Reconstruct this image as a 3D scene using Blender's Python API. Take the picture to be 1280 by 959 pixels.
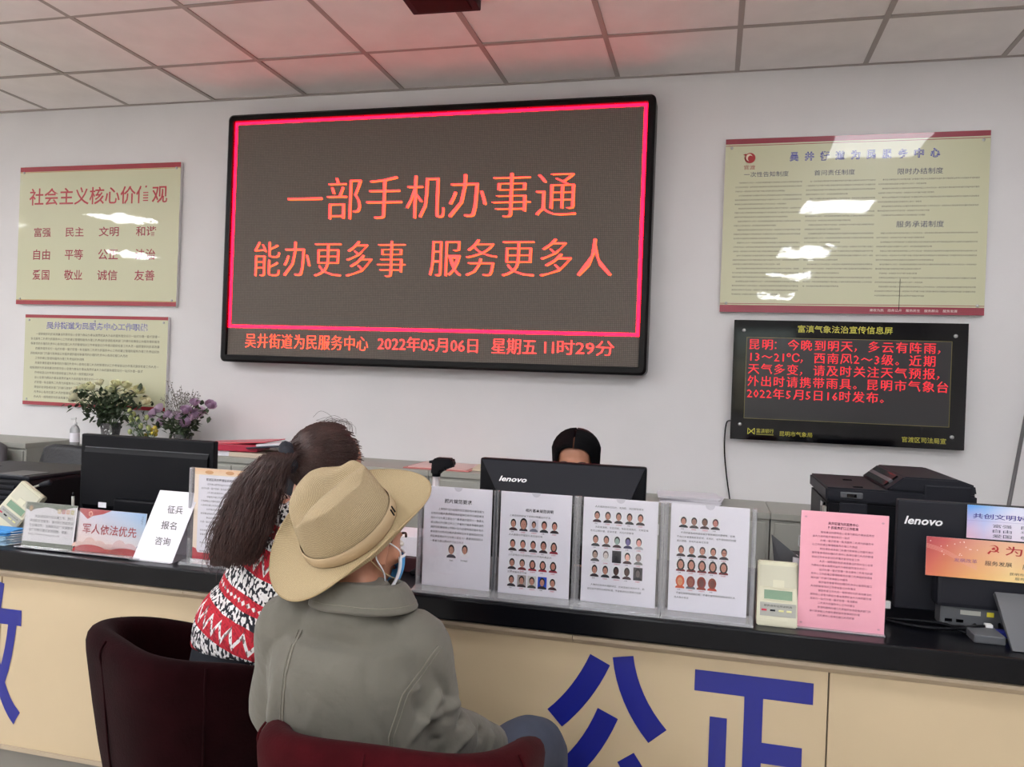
import bpy, bmesh, math, random
from math import pi, sin, cos, radians
from mathutils import Vector, Matrix, Euler
from mathutils.bvhtree import BVHTree

# ------------------------------------------------------------------ camera, light, exposure
S = bpy.context.scene
COL = S.collection
for o in list(bpy.data.objects):
    bpy.data.objects.remove(o)
cam_data = bpy.data.cameras.new('camera')
cam_data.sensor_fit = 'HORIZONTAL'; cam_data.sensor_width = 36.0
cam_data.lens = 36.0 * 1003.8 / 1280.0
cam_data.clip_start = 0.02
cam = bpy.data.objects.new('camera', cam_data)
COL.objects.link(cam)
CR, CU, CF = Vector((0.96925, 0.24322, 0.03711)), Vector((-0.03656, -0.00675, 0.99931)), Vector((-0.24330, 0.96995, -0.00242))
CU = CR.cross(CF).normalized()
cam.matrix_world = Matrix(((CR.x, CU.x, -CF.x, 0.62413), (CR.y, CU.y, -CF.y, -4.20441), (CR.z, CU.z, -CF.z, 1.4), (0, 0, 0, 1)))
S.camera = cam

world = bpy.data.worlds.new('world'); S.world = world; world.use_nodes = True
wn = world.node_tree
sky = wn.nodes.new('ShaderNodeTexSky'); sky.sky_type = 'NISHITA'
sky.sun_elevation = radians(50); sky.sun_rotation = radians(120); sky.sun_disc = False
wn.links.new(sky.outputs[0], wn.nodes['Background'].inputs[0])
wn.nodes['Background'].inputs[1].default_value = 0.35

S.view_settings.view_transform = 'Standard'; S.view_settings.look = 'None'
S.view_settings.gamma = 1.0; S.view_settings.use_curve_mapping = False
S.view_settings.exposure = 0.42
LAMP = 24.0                    # strength of the ceiling panels
LED_TEXT, LED_EDGE = 4.0, 10.5

rnd = random.Random(7)

# ------------------------------------------------------------------ helpers
def lin(c):
    c = c / 255.0
    return c / 12.92 if c <= 0.04045 else ((c + 0.055) / 1.055) ** 2.4
def RGB(r, g, b): return (lin(r), lin(g), lin(b), 1.0)

def mat(name, col=(128, 128, 128), rough=0.5, metal=0.0, coat=0.0, coat_rough=0.03, spec=0.5,
        noise=0.0, nscale=8.0, bump=0.0, bscale=60.0, sheen=0.0, emit=None, estr=0.0, detail=3.0):
    m = bpy.data.materials.new(name); m.use_nodes = True
    nt = m.node_tree; b = nt.nodes['Principled BSDF']
    b.inputs['Base Color'].default_value = RGB(*col)
    b.inputs['Roughness'].default_value = rough; b.inputs['Metallic'].default_value = metal
    b.inputs['Coat Weight'].default_value = coat; b.inputs['Coat Roughness'].default_value = coat_rough
    b.inputs['Specular IOR Level'].default_value = spec
    b.inputs['Sheen Weight'].default_value = sheen
    tc = nt.nodes.new('ShaderNodeTexCoord')
    if noise:
        n = nt.nodes.new('ShaderNodeTexNoise'); n.inputs['Scale'].default_value = nscale; n.inputs['Detail'].default_value = detail
        nt.links.new(tc.outputs['Object'], n.inputs['Vector'])
        mp = nt.nodes.new('ShaderNodeMapRange'); mp.inputs[1].default_value = 0.3; mp.inputs[2].default_value = 0.7
        mp.inputs[3].default_value = 1 - noise; mp.inputs[4].default_value = 1 + noise
        nt.links.new(n.outputs[0], mp.inputs[0])
        mx = nt.nodes.new('ShaderNodeVectorMath'); mx.operation = 'SCALE'
        mx.inputs[0].default_value = RGB(*col)[:3]
        nt.links.new(mp.outputs[0], mx.inputs['Scale']); nt.links.new(mx.outputs[0], b.inputs['Base Color'])
    if bump:
        n = nt.nodes.new('ShaderNodeTexNoise'); n.inputs['Scale'].default_value = bscale; n.inputs['Detail'].default_value = 4
        nt.links.new(tc.outputs['Object'], n.inputs['Vector'])
        bp = nt.nodes.new('ShaderNodeBump'); bp.inputs['Strength'].default_value = bump; bp.inputs['Distance'].default_value = 0.01
        nt.links.new(n.outputs[0], bp.inputs['Height']); nt.links.new(bp.outputs[0], b.inputs['Normal'])
    if emit:
        b.inputs['Emission Color'].default_value = RGB(*emit); b.inputs['Emission Strength'].default_value = estr
    return m

def node(m, kind, **kw):
    n = m.node_tree.nodes.new(kind)
    for k, v in kw.items(): setattr(n, k, v)
    return n

def clear_mat(name, tint=(0.985, 0.985, 0.99), gloss=.55, rough=0.04, milk=0.0):
    m = bpy.data.materials.new(name); m.use_nodes = True; nt = m.node_tree
    nt.nodes.remove(nt.nodes['Principled BSDF']); out = nt.nodes['Material Output']
    t = node(m, 'ShaderNodeBsdfTransparent'); t.inputs[0].default_value = (*tint, 1)
    g = node(m, 'ShaderNodeBsdfGlossy'); g.inputs['Roughness'].default_value = rough
    f = node(m, 'ShaderNodeFresnel'); f.inputs[0].default_value = 1.5
    mul = node(m, 'ShaderNodeMath', operation='MULTIPLY'); mul.inputs[1].default_value = gloss
    mx = node(m, 'ShaderNodeMixShader')
    nt.links.new(f.outputs[0], mul.inputs[0]); nt.links.new(mul.outputs[0], mx.inputs[0])
    nt.links.new(t.outputs[0], mx.inputs[1]); nt.links.new(g.outputs[0], mx.inputs[2]); nt.links.new(mx.outputs[0], out.inputs[0])
    if milk:
        d = node(m, 'ShaderNodeBsdfDiffuse'); d.inputs[0].default_value = (.8, .8, .83, 1); m2 = node(m, 'ShaderNodeMixShader'); m2.inputs[0].default_value = milk
        nt.links.new(mx.outputs[0], m2.inputs[1]); nt.links.new(d.outputs[0], m2.inputs[2]); nt.links.new(m2.outputs[0], out.inputs[0])
    return m

def print_mat(name, rough=0.6, coat=0.0, wavy=0.0, emit=0.0):
    m = mat(name, rough=rough, coat=coat, coat_rough=0.02); nt = m.node_tree; b = nt.nodes['Principled BSDF']
    a = node(m, 'ShaderNodeVertexColor'); a.layer_name = 'ink'
    nt.links.new(a.outputs[0], b.inputs['Base Color'])
    if emit:
        nt.links.new(a.outputs[0], b.inputs['Emission Color']); b.inputs['Emission Strength'].default_value = emit
        b.inputs['Base Color'].default_value = (0, 0, 0, 1); nt.links.remove(b.inputs['Base Color'].links[0])
    if wavy:
        tc = node(m, 'ShaderNodeTexCoord'); n = node(m, 'ShaderNodeTexNoise'); n.inputs['Scale'].default_value = 5; n.inputs['Detail'].default_value = 2
        n2 = node(m, 'ShaderNodeTexNoise'); n2.inputs['Scale'].default_value = 28; n2.inputs['Detail'].default_value = 3
        ad = node(m, 'ShaderNodeMath', operation='MULTIPLY_ADD'); ad.inputs[1].default_value = 0.12
        nt.links.new(tc.outputs['Object'], n.inputs['Vector']); nt.links.new(tc.outputs['Object'], n2.inputs['Vector'])
        nt.links.new(n2.outputs[0], ad.inputs[0]); nt.links.new(n.outputs[0], ad.inputs[2])
        bp = node(m, 'ShaderNodeBump'); bp.inputs['Strength'].default_value = 1.0; bp.inputs['Distance'].default_value = wavy
        nt.links.new(ad.outputs[0], bp.inputs['Height']); nt.links.new(bp.outputs[0], b.inputs['Coat Normal'])
    return m

M = {}
def tag(o, label, cat, group=None, kind=None):
    if label: o['label'] = label
    if cat: o['category'] = cat
    if group: o['group'] = group
    if kind: o['kind'] = kind
    return o
def thing(name, label, cat, loc=(0, 0, 0), rot=(0, 0, 0), group=None):
    o = bpy.data.objects.new(name, None); COL.objects.link(o)
    o.empty_display_size = 0.05
    o.location = loc; o.rotation_euler = rot
    return tag(o, label, cat, group)
def link(name, me, parent=None, m=None, smooth=False, loc=None, rot=None):
    if m is not None:
        me.materials.clear(); me.materials.append(m)
    if smooth:
        me.polygons.foreach_set('use_smooth', [True] * len(me.polygons))
    o = bpy.data.objects.new(name, me); COL.objects.link(o)
    if parent is not None: o.parent = parent
    if loc is not None: o.location = loc
    if rot is not None: o.rotation_euler = rot
    return o

class MB:
    """collects shapes, then links them as one mesh object"""
    def __init__(s): s.v = []; s.f = []
    def add(s, vs, fs):
        n = len(s.v); s.v += [Vector(p) for p in vs]; s.f += [tuple(i + n for i in f) for f in fs]; return s
    def box(s, x0, x1, y0, y1, z0, z1, bev=0.0, mtx=None):
        bm = bmesh.new()
        bmesh.ops.create_cube(bm, size=1)
        for v in bm.verts:
            v.co = Vector((x0 + (v.co.x + .5) * (x1 - x0), y0 + (v.co.y + .5) * (y1 - y0), z0 + (v.co.z + .5) * (z1 - z0)))
        if bev:
            bmesh.ops.bevel(bm, geom=bm.edges[:], offset=min(bev, abs(x1 - x0) * .45, abs(y1 - y0) * .45, abs(z1 - z0) * .45), segments=2, affect='EDGES', profile=.6)
        return s.bm(bm, mtx)
    def bm(s, bm, mtx=None):
        bm.verts.index_update()
        vs = [(mtx @ v.co) if mtx else v.co.copy() for v in bm.verts]
        fs = [tuple(v.index for v in f.verts) for f in bm.faces]
        bm.free(); return s.add(vs, fs)
    def prism(s, poly, a, b, axis='x'):
        """poly of (p,q) extruded from a to b along axis; x: (y,z), y: (x,z), z: (x,y)"""
        n = len(poly)
        def P(p, t): return {'x': (t, p[0], p[1]), 'y': (p[0], t, p[1]), 'z': (p[0], p[1], t)}[axis]
        vs = [P(p, a) for p in poly] + [P(p, b) for p in poly]
        fs = [tuple(range(n)), tuple(range(2 * n - 1, n - 1, -1))] + [(i, i + n, (i + 1) % n + n, (i + 1) % n) for i in range(n)]
        return s.add(vs, fs)
    def tube(s, pts, r, seg=8, side=None, n=None, caps=True, power=2.0):
        """loft along pts; r: number, list of numbers or of (a,b)"""
        pts = [Vector(p) for p in pts]
        if not isinstance(r, (list, tuple)): r = [r] * len(pts)
        r = [(q, q) if not isinstance(q, (list, tuple)) else q for q in r]
        if n:
            P2, R2 = [], []
            for i in range(len(pts) - 1):
                p0, p1, p2, p3 = pts[max(i - 1, 0)], pts[i], pts[i + 1], pts[min(i + 2, len(pts) - 1)]
                for k in range(n):
                    t = k / n
                    P2.append(0.5 * ((2 * p1) + (p2 - p0) * t + (2 * p0 - 5 * p1 + 4 * p2 - p3) * t * t + (3 * p1 - p0 - 3 * p2 + p3) * t ** 3))
                    e = t * t * (3 - 2 * t)
                    R2.append((r[i][0] * (1 - e) + r[i + 1][0] * e, r[i][1] * (1 - e) + r[i + 1][1] * e))
            P2.append(pts[-1]); R2.append(r[-1]); pts, r = P2, R2
        m = len(pts); base = len(s.v); rings = []
        up = Vector(side) if side else None
        prev = None
        def ring(c, d, a, b):
            nonlocal prev
            d = d.normalized()
            if up is not None: x = up - d * up.dot(d)
            elif prev is not None: x = prev - d * prev.dot(d)
            else: x = d.orthogonal()
            if x.length < 1e-6: x = d.orthogonal()
            x.normalize(); prev = x; y = d.cross(x)
            out = []
            for k in range(seg):
                t = 2 * pi * k / seg; ct, st = cos(t), sin(t)
                if power != 2.0:
                    ct = math.copysign(abs(ct) ** (2 / power), ct); st = math.copysign(abs(st) ** (2 / power), st)
                out.append(c + x * (a * ct) + y * (b * st))
            return out
        rr = []
        for i in range(m):
            d = pts[min(i + 1, m - 1)] - pts[max(i - 1, 0)]
            if i == 0 and caps == 'round':
                for t in (0.25, .6, .88):
                    k = math.sqrt(1 - (1 - t) ** 2); q = min(r[0]); rr.append(ring(pts[0] - d.normalized() * q * (1 - t), d, r[0][0] * k, r[0][1] * k))
            rr.append(ring(pts[i], d, *r[i]))
            if i == m - 1 and caps == 'round':
                for t in (.88, .6, .25):
                    k = math.sqrt(1 - (1 - t) ** 2); q = min(r[-1]); rr.append(ring(pts[-1] + d.normalized() * q * (1 - t), d, r[-1][0] * k, r[-1][1] * k))
        vs = [p for g in rr for p in g]; fs = []
        for i in range(len(rr) - 1):
            for k in range(seg):
                a, b = i * seg + k, i * seg + (k + 1) % seg
                fs.append((a, b, b + seg, a + seg))
        if caps:
            fs.append(tuple(range(seg - 1, -1, -1))); L = (len(rr) - 1) * seg; fs.append(tuple(range(L, L + seg)))
        return s.add(vs, fs)
    def ball(s, c, r, seg=16, rings=10, mtx=None):
        r = (r, r, r) if not isinstance(r, (list, tuple)) else r
        bm = bmesh.new(); bmesh.ops.create_uvsphere(bm, u_segments=seg, v_segments=rings, radius=1)
        T = Matrix.Translation(Vector(c)) @ (mtx.to_4x4() if mtx else Matrix.Identity(4)) @ Matrix.Diagonal((r[0], r[1], r[2], 1))
        return s.bm(bm, T)
    def lathe(s, prof, c=(0, 0, 0), seg=20, close=False):
        c = Vector(c); n = len(prof)
        vs = [c + Vector((r * cos(2 * pi * k / seg), r * sin(2 * pi * k / seg), z)) for r, z in prof for k in range(seg)]
        fs = [(i * seg + k, i * seg + (k + 1) % seg, (i + 1) * seg + (k + 1) % seg, (i + 1) * seg + k) for i in range(n - 1) for k in range(seg)]
        if prof[0][0] > 1e-5: fs.append(tuple(range(seg - 1, -1, -1)))
        if prof[-1][0] > 1e-5 and not close: fs.append(tuple(range((n - 1) * seg, n * seg)))
        return s.add(vs, fs)
    def mesh(s, name, off=None):
        me = bpy.data.meshes.new(name)
        o = Vector(off) if off is not None else Vector((0, 0, 0))
        me.from_pydata([tuple(v - o) for v in s.v], [], s.f); me.update()
        return me
    def build(s, name, m, parent=None, smooth=False, off=None, loc=None, rot=None, label=None, recalc=True):
        me = s.mesh(name, off)
        if recalc:
            b = bmesh.new(); b.from_mesh(me); bmesh.ops.remove_doubles(b, verts=b.verts, dist=1e-6)
            bmesh.ops.recalc_face_normals(b, faces=b.faces); b.to_mesh(me); b.free()
        o = link(name, me, parent, m, smooth, loc, rot)
        if label: o['label'] = label
        return o
def struct(o): o['kind'] = 'structure'; return o

def copy_tree(o, parent=None):
    c = o.copy(); COL.objects.link(c)
    if parent is not None: c.parent = parent
    for ch in list(o.children): copy_tree(ch, c)
    return c

def organic(mb, name, m, parent, voxel=0.006, smooth=6, off=None, folds=(), decimate=None):
    """union of overlapping closed shapes as ONE continuous smooth surface"""
    me = mb.mesh(name + '_raw', off)
    b = bmesh.new(); b.from_mesh(me); bmesh.ops.recalc_face_normals(b, faces=b.faces); b.to_mesh(me); b.free()
    o = bpy.data.objects.new('tmp', me); COL.objects.link(o)
    r = o.modifiers.new('r', 'REMESH'); r.mode = 'VOXEL'; r.voxel_size = voxel
    if smooth:
        sm = o.modifiers.new('s', 'SMOOTH'); sm.iterations = smooth; sm.factor = .5
    if decimate:
        dd = o.modifiers.new('d', 'DECIMATE'); dd.ratio = decimate
    dg = bpy.context.evaluated_depsgraph_get()
    me2 = bpy.data.meshes.new_from_object(o.evaluated_get(dg))
    bpy.data.objects.remove(o); me2.name = name
    offv = Vector(off) if off is not None else Vector((0, 0, 0))
    if folds:
        ns = [v.normal.copy() for v in me2.vertices]
        for v, nn in zip(me2.vertices, ns):
            d = 0; p = v.co + offv
            for a, b_, w, h in folds:
                ab = b_ - a; t = max(0, min(1, (p - a).dot(ab) / ab.length_squared))
                q = (p - (a + ab * t)).length_squared
                if q < 9 * w * w:
                    d += h * math.exp(-q / (w * w)) * (1 - abs(2 * t - 1) ** 3)
            v.co += nn * d
    return link(name, me2, parent, m, True)

# ------------------------------------------------------------------ flat print: text and coloured shapes on a sheet
_gc = {}
def glyphs(body, off=0.0, shear=0.0, res=2):
    k = (body, off, shear, res)
    if k in _gc: return _gc[k]
    cu = bpy.data.curves.new('t', 'FONT'); cu.body = body; cu.resolution_u = res; cu.offset = off; cu.shear = shear; cu.size = 1
    o = bpy.data.objects.new('t', cu); COL.objects.link(o)
    dg = bpy.context.evaluated_depsgraph_get()
    me = o.evaluated_get(dg).to_mesh()
    vs = [(v.co.x, v.co.y) for v in me.vertices]; fs = [tuple(p.vertices) for p in me.polygons]
    o.evaluated_get(dg).to_mesh_clear(); bpy.data.objects.remove(o); bpy.data.curves.remove(cu)
    _gc[k] = (vs, fs); return _gc[k]

class Print:
    """2-D canvas (u right, v up, metres) that becomes one flat mesh facing -Y, inks as a colour attribute"""
    EPS = 0.00025
    def __init__(s): s.v = []; s.f = []; s.c = []
    def poly(s, pts, col, layer=1):
        n = len(s.v); s.v += [(p[0], -layer * s.EPS, p[1]) for p in pts]; s.f.append(tuple(range(n, n + len(pts))))
        cols = col if isinstance(col, list) else [col] * len(pts)
        s.c += [RGB(*q) for q in cols]
    def rect(s, x0, y0, x1, y1, col, layer=1): s.poly([(x0, y0), (x1, y0), (x1, y1), (x0, y1)], col, layer)
    def ell(s, x, y, a, b, col, layer=1, n=14, t0=0, t1=2 * pi):
        s.poly([(x + a * cos(t0 + (t1 - t0) * k / n), y + b * sin(t0 + (t1 - t0) * k / n)) for k in range(n if t1 - t0 > 6.28 else n + 1)], col, layer)
    def mesh2(s, vs, fs, col, layer):
        n = len(s.v); s.v += [(x, -layer * s.EPS, y) for x, y in vs]; s.f += [tuple(i + n for i in f) for f in fs]
        s.c += [RGB(*col)] * len(vs)
    def text(s, body, x0, y0, x1, y1, col, layer=2, off=0.0, shear=0.0, res=2, bold_x=0.0):
        """fit the ink box of body into the rectangle"""
        vs, fs = glyphs(body, off, shear, res)
        if not vs: return
        a0, a1 = min(v[0] for v in vs), max(v[0] for v in vs); b0, b1 = min(v[1] for v in vs), max(v[1] for v in vs)
        sx = (x1 - x0) / max(a1 - a0, 1e-6); sy = (y1 - y0) / max(b1 - b0, 1e-6)
        for k, dx in enumerate((-bold_x, 0, bold_x) if bold_x else (0,)):
            s.mesh2([(x0 + (x - a0) * sx + dx, y0 + (y - b0) * sy) for x, y in vs], fs, col, layer + k * .15)
    def line(s, body, x, y, pitch, h, col, layer=2, res=1, off=0.0):
        """one line of print: every character gets the same pitch"""
        vs, fs = glyphs(body, off, 0, res)
        if not vs: return
        sx = pitch / EM; sy = h / EM
        s.mesh2([(x + px * sx, y + py * sy) for px, py in vs], fs, col, layer)
    def para(s, src, x0, y1, width, n, leading, pitch, col, indent=2, last=0.6, i0=0, seed=1, breaks=()):
        """n lines of small print running on through src"""
        per = max(1, int(width / pitch)); i = i0; start = True
        for k in range(n):
            a = indent if (k == 0 or k in breaks) else 0
            m = per - a
            if k == n - 1 or (k + 1) in breaks: m = int(m * last * (0.8 + .4 * ((k * 37 + seed) % 10) / 10))
            m = min(m, per - a)
            t = ''.join(src[(i + q) % len(src)] for q in range(m)); i += m
            s.line(t, x0 + a * pitch, y1 - k * leading, pitch, pitch * .95, col)
        return y1 - n * leading
    def portrait(s, x, y, w, h, bg=(236, 236, 240), coat=(38, 36, 42), skin=(190, 140, 120), hair=(25, 20, 22), head=1.0, dy=0.0, long=False, glasses=False, hood=None):
        cx = x + w / 2
        s.rect(x, y, x + w, y + h, bg, 2)
        s.poly([(x + .02 * w, y), (x + .98 * w, y), (x + .95 * w, y + .12 * h), (cx + .2 * w, y + .24 * h), (cx - .2 * w, y + .24 * h), (x + .05 * w, y + .12 * h)], coat, 3)
        hy = y + h * (.55 + dy)
        if hood: s.ell(cx, hy, .40 * w * head, .40 * h * head, hood, 4)
        if long: s.ell(cx, hy - .04 * h, .36 * w * head, .38 * h * head, hair, 4)
        s.ell(cx, hy + .05 * h, .31 * w * head, .34 * h * head, hood or hair, 5)
        s.ell(cx, hy - .03 * h, .23 * w * head, .28 * h * head, skin, 6)
        dk = tuple(int(q * .45) for q in skin)
        for sg in (-1, 1): s.ell(cx + sg * .09 * w * head, hy, (.07 if glasses else .04) * w * head, (.045 if glasses else .018) * h * head, (20, 20, 20) if glasses else dk, 7, 6)
        s.rect(cx - .05 * w, hy - .15 * h, cx + .05 * w, hy - .135 * h, dk, 7)
    def build(s, name, m, parent, loc=(0, 0, 0), rot=None, label=None):
        me = bpy.data.meshes.new(name); me.from_pydata(s.v, [], s.f)
        ca = me.color_attributes.new('ink', 'FLOAT_COLOR', 'POINT')
        ca.data.foreach_set('color', [q for c in s.c for q in c])
        me.update()
        o = link(name, me, parent, m, False, loc, rot)
        if label: o['label'] = label
        return o
_a = glyphs('国'); _b = glyphs('国国')
EM = max(v[0] for v in _b[0]) - max(v[0] for v in _a[0])

# ------------------------------------------------------------------ materials
M['wall'] = mat('wall_paint', (224, 222, 223), .75, noise=.02, nscale=3, bump=.03, bscale=120)
M['tile'] = mat('ceiling_tile', (236, 230, 228), .85, noise=.04, nscale=5, bump=.25, bscale=9)
M['grid'] = mat('ceiling_bar', (165, 155, 150), .5)
M['ceil'] = mat('ceiling_void', (120, 115, 112), .9)
M['floor'] = mat('floor_tile', (196, 190, 180), .25, noise=.05, nscale=2)
M['white'] = mat('white_plastic', (225, 225, 225), .45)
M['paper'] = mat('white_paper', (232, 230, 238), .7, noise=.02, nscale=10)
M['pink'] = mat('pink_paper', (234, 166, 182), .5, coat=.35, coat_rough=.15)
M['black'] = mat('black_plastic', (8, 9, 15), .5, spec=.18, bump=.05, bscale=400)
M['black2'] = mat('dark_grey_plastic', (32, 33, 40), .5, spec=.22, bump=.05, bscale=300)
M['grey'] = mat('grey_plastic', (84, 86, 90), .45)
M['ledframe'] = mat('black_led_frame', (7, 5, 7), .35, spec=.2)
M['gloss'] = mat('black_glass', (4, 4, 7), .06, spec=.35)
M['slab'] = mat('black_counter_stone', (6, 7, 12), .3, spec=.18, coat=.08, coat_rough=.12, noise=.25, nscale=120)
M['beige'] = mat('cream_laminate', (190, 171, 140), .5, noise=.04, nscale=3, bump=.04, bscale=30)
M['mould'] = mat('beige_moulding', (172, 156, 134), .45, noise=.05, nscale=4)
M['kick'] = mat('grey_kick_board', (120, 116, 108), .6)
M['blue'] = mat('blue_vinyl', (24, 32, 128), .35)
M['metal'] = mat('grey_green_steel', (164, 164, 156), .5, noise=.03, nscale=4)
M['metal2'] = mat('grey_green_steel_dark', (120, 120, 112), .5)
M['chrome'] = mat('chrome', (200, 200, 205), .2, metal=1)
M['velvet'] = mat('maroon_velvet', (28, 6, 9), .95, sheen=.02, spec=.04, noise=.22, nscale=14, bump=.15, bscale=150)
M['velvet2'] = mat('red_maroon_velvet', (54, 10, 15), .95, sheen=.02, spec=.04, noise=.2, nscale=14, bump=.15, bscale=150)
M['acr'] = clear_mat('clear_acrylic')
M['acr_edge'] = clear_mat('acrylic_edge', (.80, .81, .84), 2.2, .15, .22)
M['acr_base'] = clear_mat('acrylic_base', (.85, .86, .88), 2.5, .15, .22)
M['ivory'] = mat('ivory_plastic', (206, 203, 180), .45)
M['lcd'] = mat('lcd_green', (120, 148, 122), .25)
M['leather'] = mat('black_leather', (27, 29, 35), .38, bump=.3, bscale=60)
M['skin'] = mat('skin', (178, 124, 98), .5, noise=.05, nscale=20)
M['hairm'] = mat('hair', (30, 18, 17), .42)
M['red'] = mat('red_plastic', (190, 40, 70), .4)
M['print'] = print_mat('printed_ink', .6, .15)
M['board'] = print_mat('printed_board', .35, .75, .0009)
M['bannerm'] = print_mat('printed_banner', .35, .5)
M['ledtext'] = print_mat('led_text', emit=LED_TEXT)
M['lededge'] = mat('led_border', (10, 0, 0), .5, emit=(255, 4, 30), estr=LED_EDGE)
M['screw'] = mat('steel_screw', (190, 190, 190), .3, metal=.8)
def text_obj(parent, name, body, x0, z0, x1, z1, y, m, thick=0.001, **kw):
    p = MB(); vs, fs = glyphs(body, kw.get('off', 0), kw.get('shear', 0), 4)
    a0, a1 = min(v[0] for v in vs), max(v[0] for v in vs); b0, b1 = min(v[1] for v in vs), max(v[1] for v in vs)
    T = [(x0 + (x - a0) / (a1 - a0) * (x1 - x0), z0 + (q - b0) / (b1 - b0) * (z1 - z0)) for x, q in vs]
    p.add([(x, y, z) for x, z in T], fs)
    return p.build(name, m, parent, recalc=False)
# ------------------------------------------------------------------ the setting
ZC = 3.009
def wallbox(name, *a): return struct(MB().box(*a).build(name, M['wall']))
wallbox('wall_back', -9.5, 4.2, 0, .15, 0, ZC + .1)
wallbox('wall_left', -9.65, -9.5, -11.5, .15, 0, ZC + .1)
wallbox('wall_right', 4.2, 4.35, -11.5, .15, 0, ZC + .1)
struct(MB().box(-9.5, 4.2, -11.5, 0, -.1, 0).build('floor', M['floor']))
# rear wall with windows (behind the camera; it shows up in the glossy boards)
w = MB()
wins = [(-6.2, -4.0), (-2.9, -.9), (.95, 2.1)]
xs = -9.5
for a, b in wins:
    w.box(xs, a, -11.65, -11.5, 0, ZC + .1); w.box(a, b, -11.65, -11.5, 0, .95); w.box(a, b, -11.65, -11.5, 2.6, ZC + .1); xs = b
w.box(xs, 4.2, -11.65, -11.5, 0, ZC + .1)
struct(w.build('wall_front', M['wall']))
for i, (a, b) in enumerate(wins):
    f = MB(); y0, y1 = -11.6, -11.54
    for (p, q, r_, s_) in ((a, b, .95, 1.0), (a, b, 2.55, 2.6), (a, a + .05, .95, 2.6), (b - .05, b, .95, 2.6), (a, b, 2.02, 2.06)): f.box(p, q, y0, y1, r_, s_)
    k = a + .18
    while k < b - .05: f.box(k, k + .025, y0 + .01, y1 - .01, 1.0, 2.55); k += .2
    struct(f.build('window_%d' % (i + 1), M['metal2']))
# ceiling: slab, bars, tiles
ceil = struct(MB().box(-9.5, 4.2, -11.5, 0, ZC + .03, ZC + .1).build('ceiling', M['ceil']))
XL = [-3.518 + .6 * k for k in range(-10, 13)]
YL = [-.517 - .6 * k for k in range(0, 19)]
g = MB()
for x in XL: g.box(x - .012, x + .012, -11.5, 0, ZC - .004, ZC + .012)
for y in YL: g.box(-9.5, 4.2, y - .011, y + .011, ZC - .0035, ZC + .0125)
g.box(-9.5, 4.2, -.02, 0, ZC - .005, ZC + .02)
gb = g.build('ceiling_grid', M['grid'], ceil); gb['kind'] = 'stuff'
LIGHTS = [(1.582, -1.417), (-5.618, -1.417)] + [(x, y) for x in (1.582, -.218, -2.018, -3.818, -5.618, -7.418) for y in (-3.217, -5.617, -7.417, -9.817) if (x, y) != (-.218, -3.217)]  # rows over the clerk and the cream roses are added to even the wall light
lit = {(round(a, 2), round(b, 2)) for a, b in LIGHTS}
def tile_mesh(w, d):
    m = MB(); n = 6
    bm = bmesh.new(); bmesh.ops.create_cube(bm, size=1)
    for v in bm.verts: v.co = Vector((v.co.x * (w - .016), v.co.y * (d - .014), v.co.z * .012))
    bmesh.ops.bevel(bm, geom=[e for e in bm.edges if all(v.co.z < 0 for v in e.verts)], offset=.003, segments=1, affect='EDGES')
    m.bm(bm); me = m.mesh('ceiling_tile'); me.materials.append(M['tile']); return me
tA, tB = tile_mesh(.6, .6), tile_mesh(.6, .517)
far = MB()
for i, x in enumerate(XL[:-1]):
    for j in range(len(YL)):
        cx = x + .3
        y1 = 0 if j == 0 else YL[j - 1]; y0 = YL[j]; cy = (y0 + y1) / 2
        if (round(cx, 2), round(cy, 2)) in lit: continue
        dz = rnd.uniform(-.003, .003)
        if -5.0 < cx < 3.0 and cy > -2.2:
            o = link('ceiling_tile', tB if j == 0 else tA, ceil, loc=(cx, cy, ZC + .006 + dz))
            o.rotation_euler = (rnd.uniform(-.003, .003), rnd.uniform(-.003, .003), 0)
        else:
            far.box(cx - .29, cx + .29, y0 + .008, y1 - .008, ZC + .001 + dz, ZC + .012 + dz)
fo = far.build('tile_field', M['tile'], ceil); fo['kind'] = 'stuff'
M['diff'] = mat('lamp_diffuser', (240, 240, 240), .5, emit=(249, 251, 255), estr=LAMP)
M['diff_dim'] = mat('lamp_diffuser_dimmed', (240, 240, 240), .5, emit=(249, 251, 255), estr=LAMP * .38)  # panels next to the back wall, dimmed to avoid a hot spot on it
bright = MB().box(-.276, .276, -.276, .276, -.004, .01).mesh('diffuser'); bright.materials.append(M['diff'])
proto = None
for i, (x, y) in enumerate(LIGHTS):
    if proto is None:
        proto = thing('ceiling_light', 'square white ceiling light panel nearest the back wall in the row above the regulations board', 'ceiling light', (x, y, ZC), group='recessed ceiling light panels')
        fr = MB()
        for q in ((-.3, .3, -.3, -.275), (-.3, .3, .275, .3), (-.3, -.275, -.275, .275), (.275, .3, -.275, .275)): fr.box(*q, -.008, .012)
        fr.build('frame', M['white'], proto)
        MB().box(-.276, .276, -.276, .276, -.004, .01).build('diffuser', M['diff_dim'], proto)
    else:
        c = copy_tree(proto); c.location = (x, y, ZC)
        if y < -2:
            d_ = [k for k in c.children if k.name.startswith('diffuser')][0]
            d_.data = bright
        row = {1.582: 'row above the regulations board', -5.618: 'row beyond the left wall boards', -7.418: 'row nearest the left wall', -2.018: 'in line with the LED screen', -.218: 'row added over the clerk for even wall light', -3.818: 'row added over the cream roses for even wall light'}[x]
        nth = sorted({q for p_, q in LIGHTS if p_ == x}, reverse=True).index(y)
        c['label'] = 'square white ceiling light panel, %s from back wall, %s' % (('nearest', 'second', 'third', 'fourth', 'fifth')[nth], row)
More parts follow.
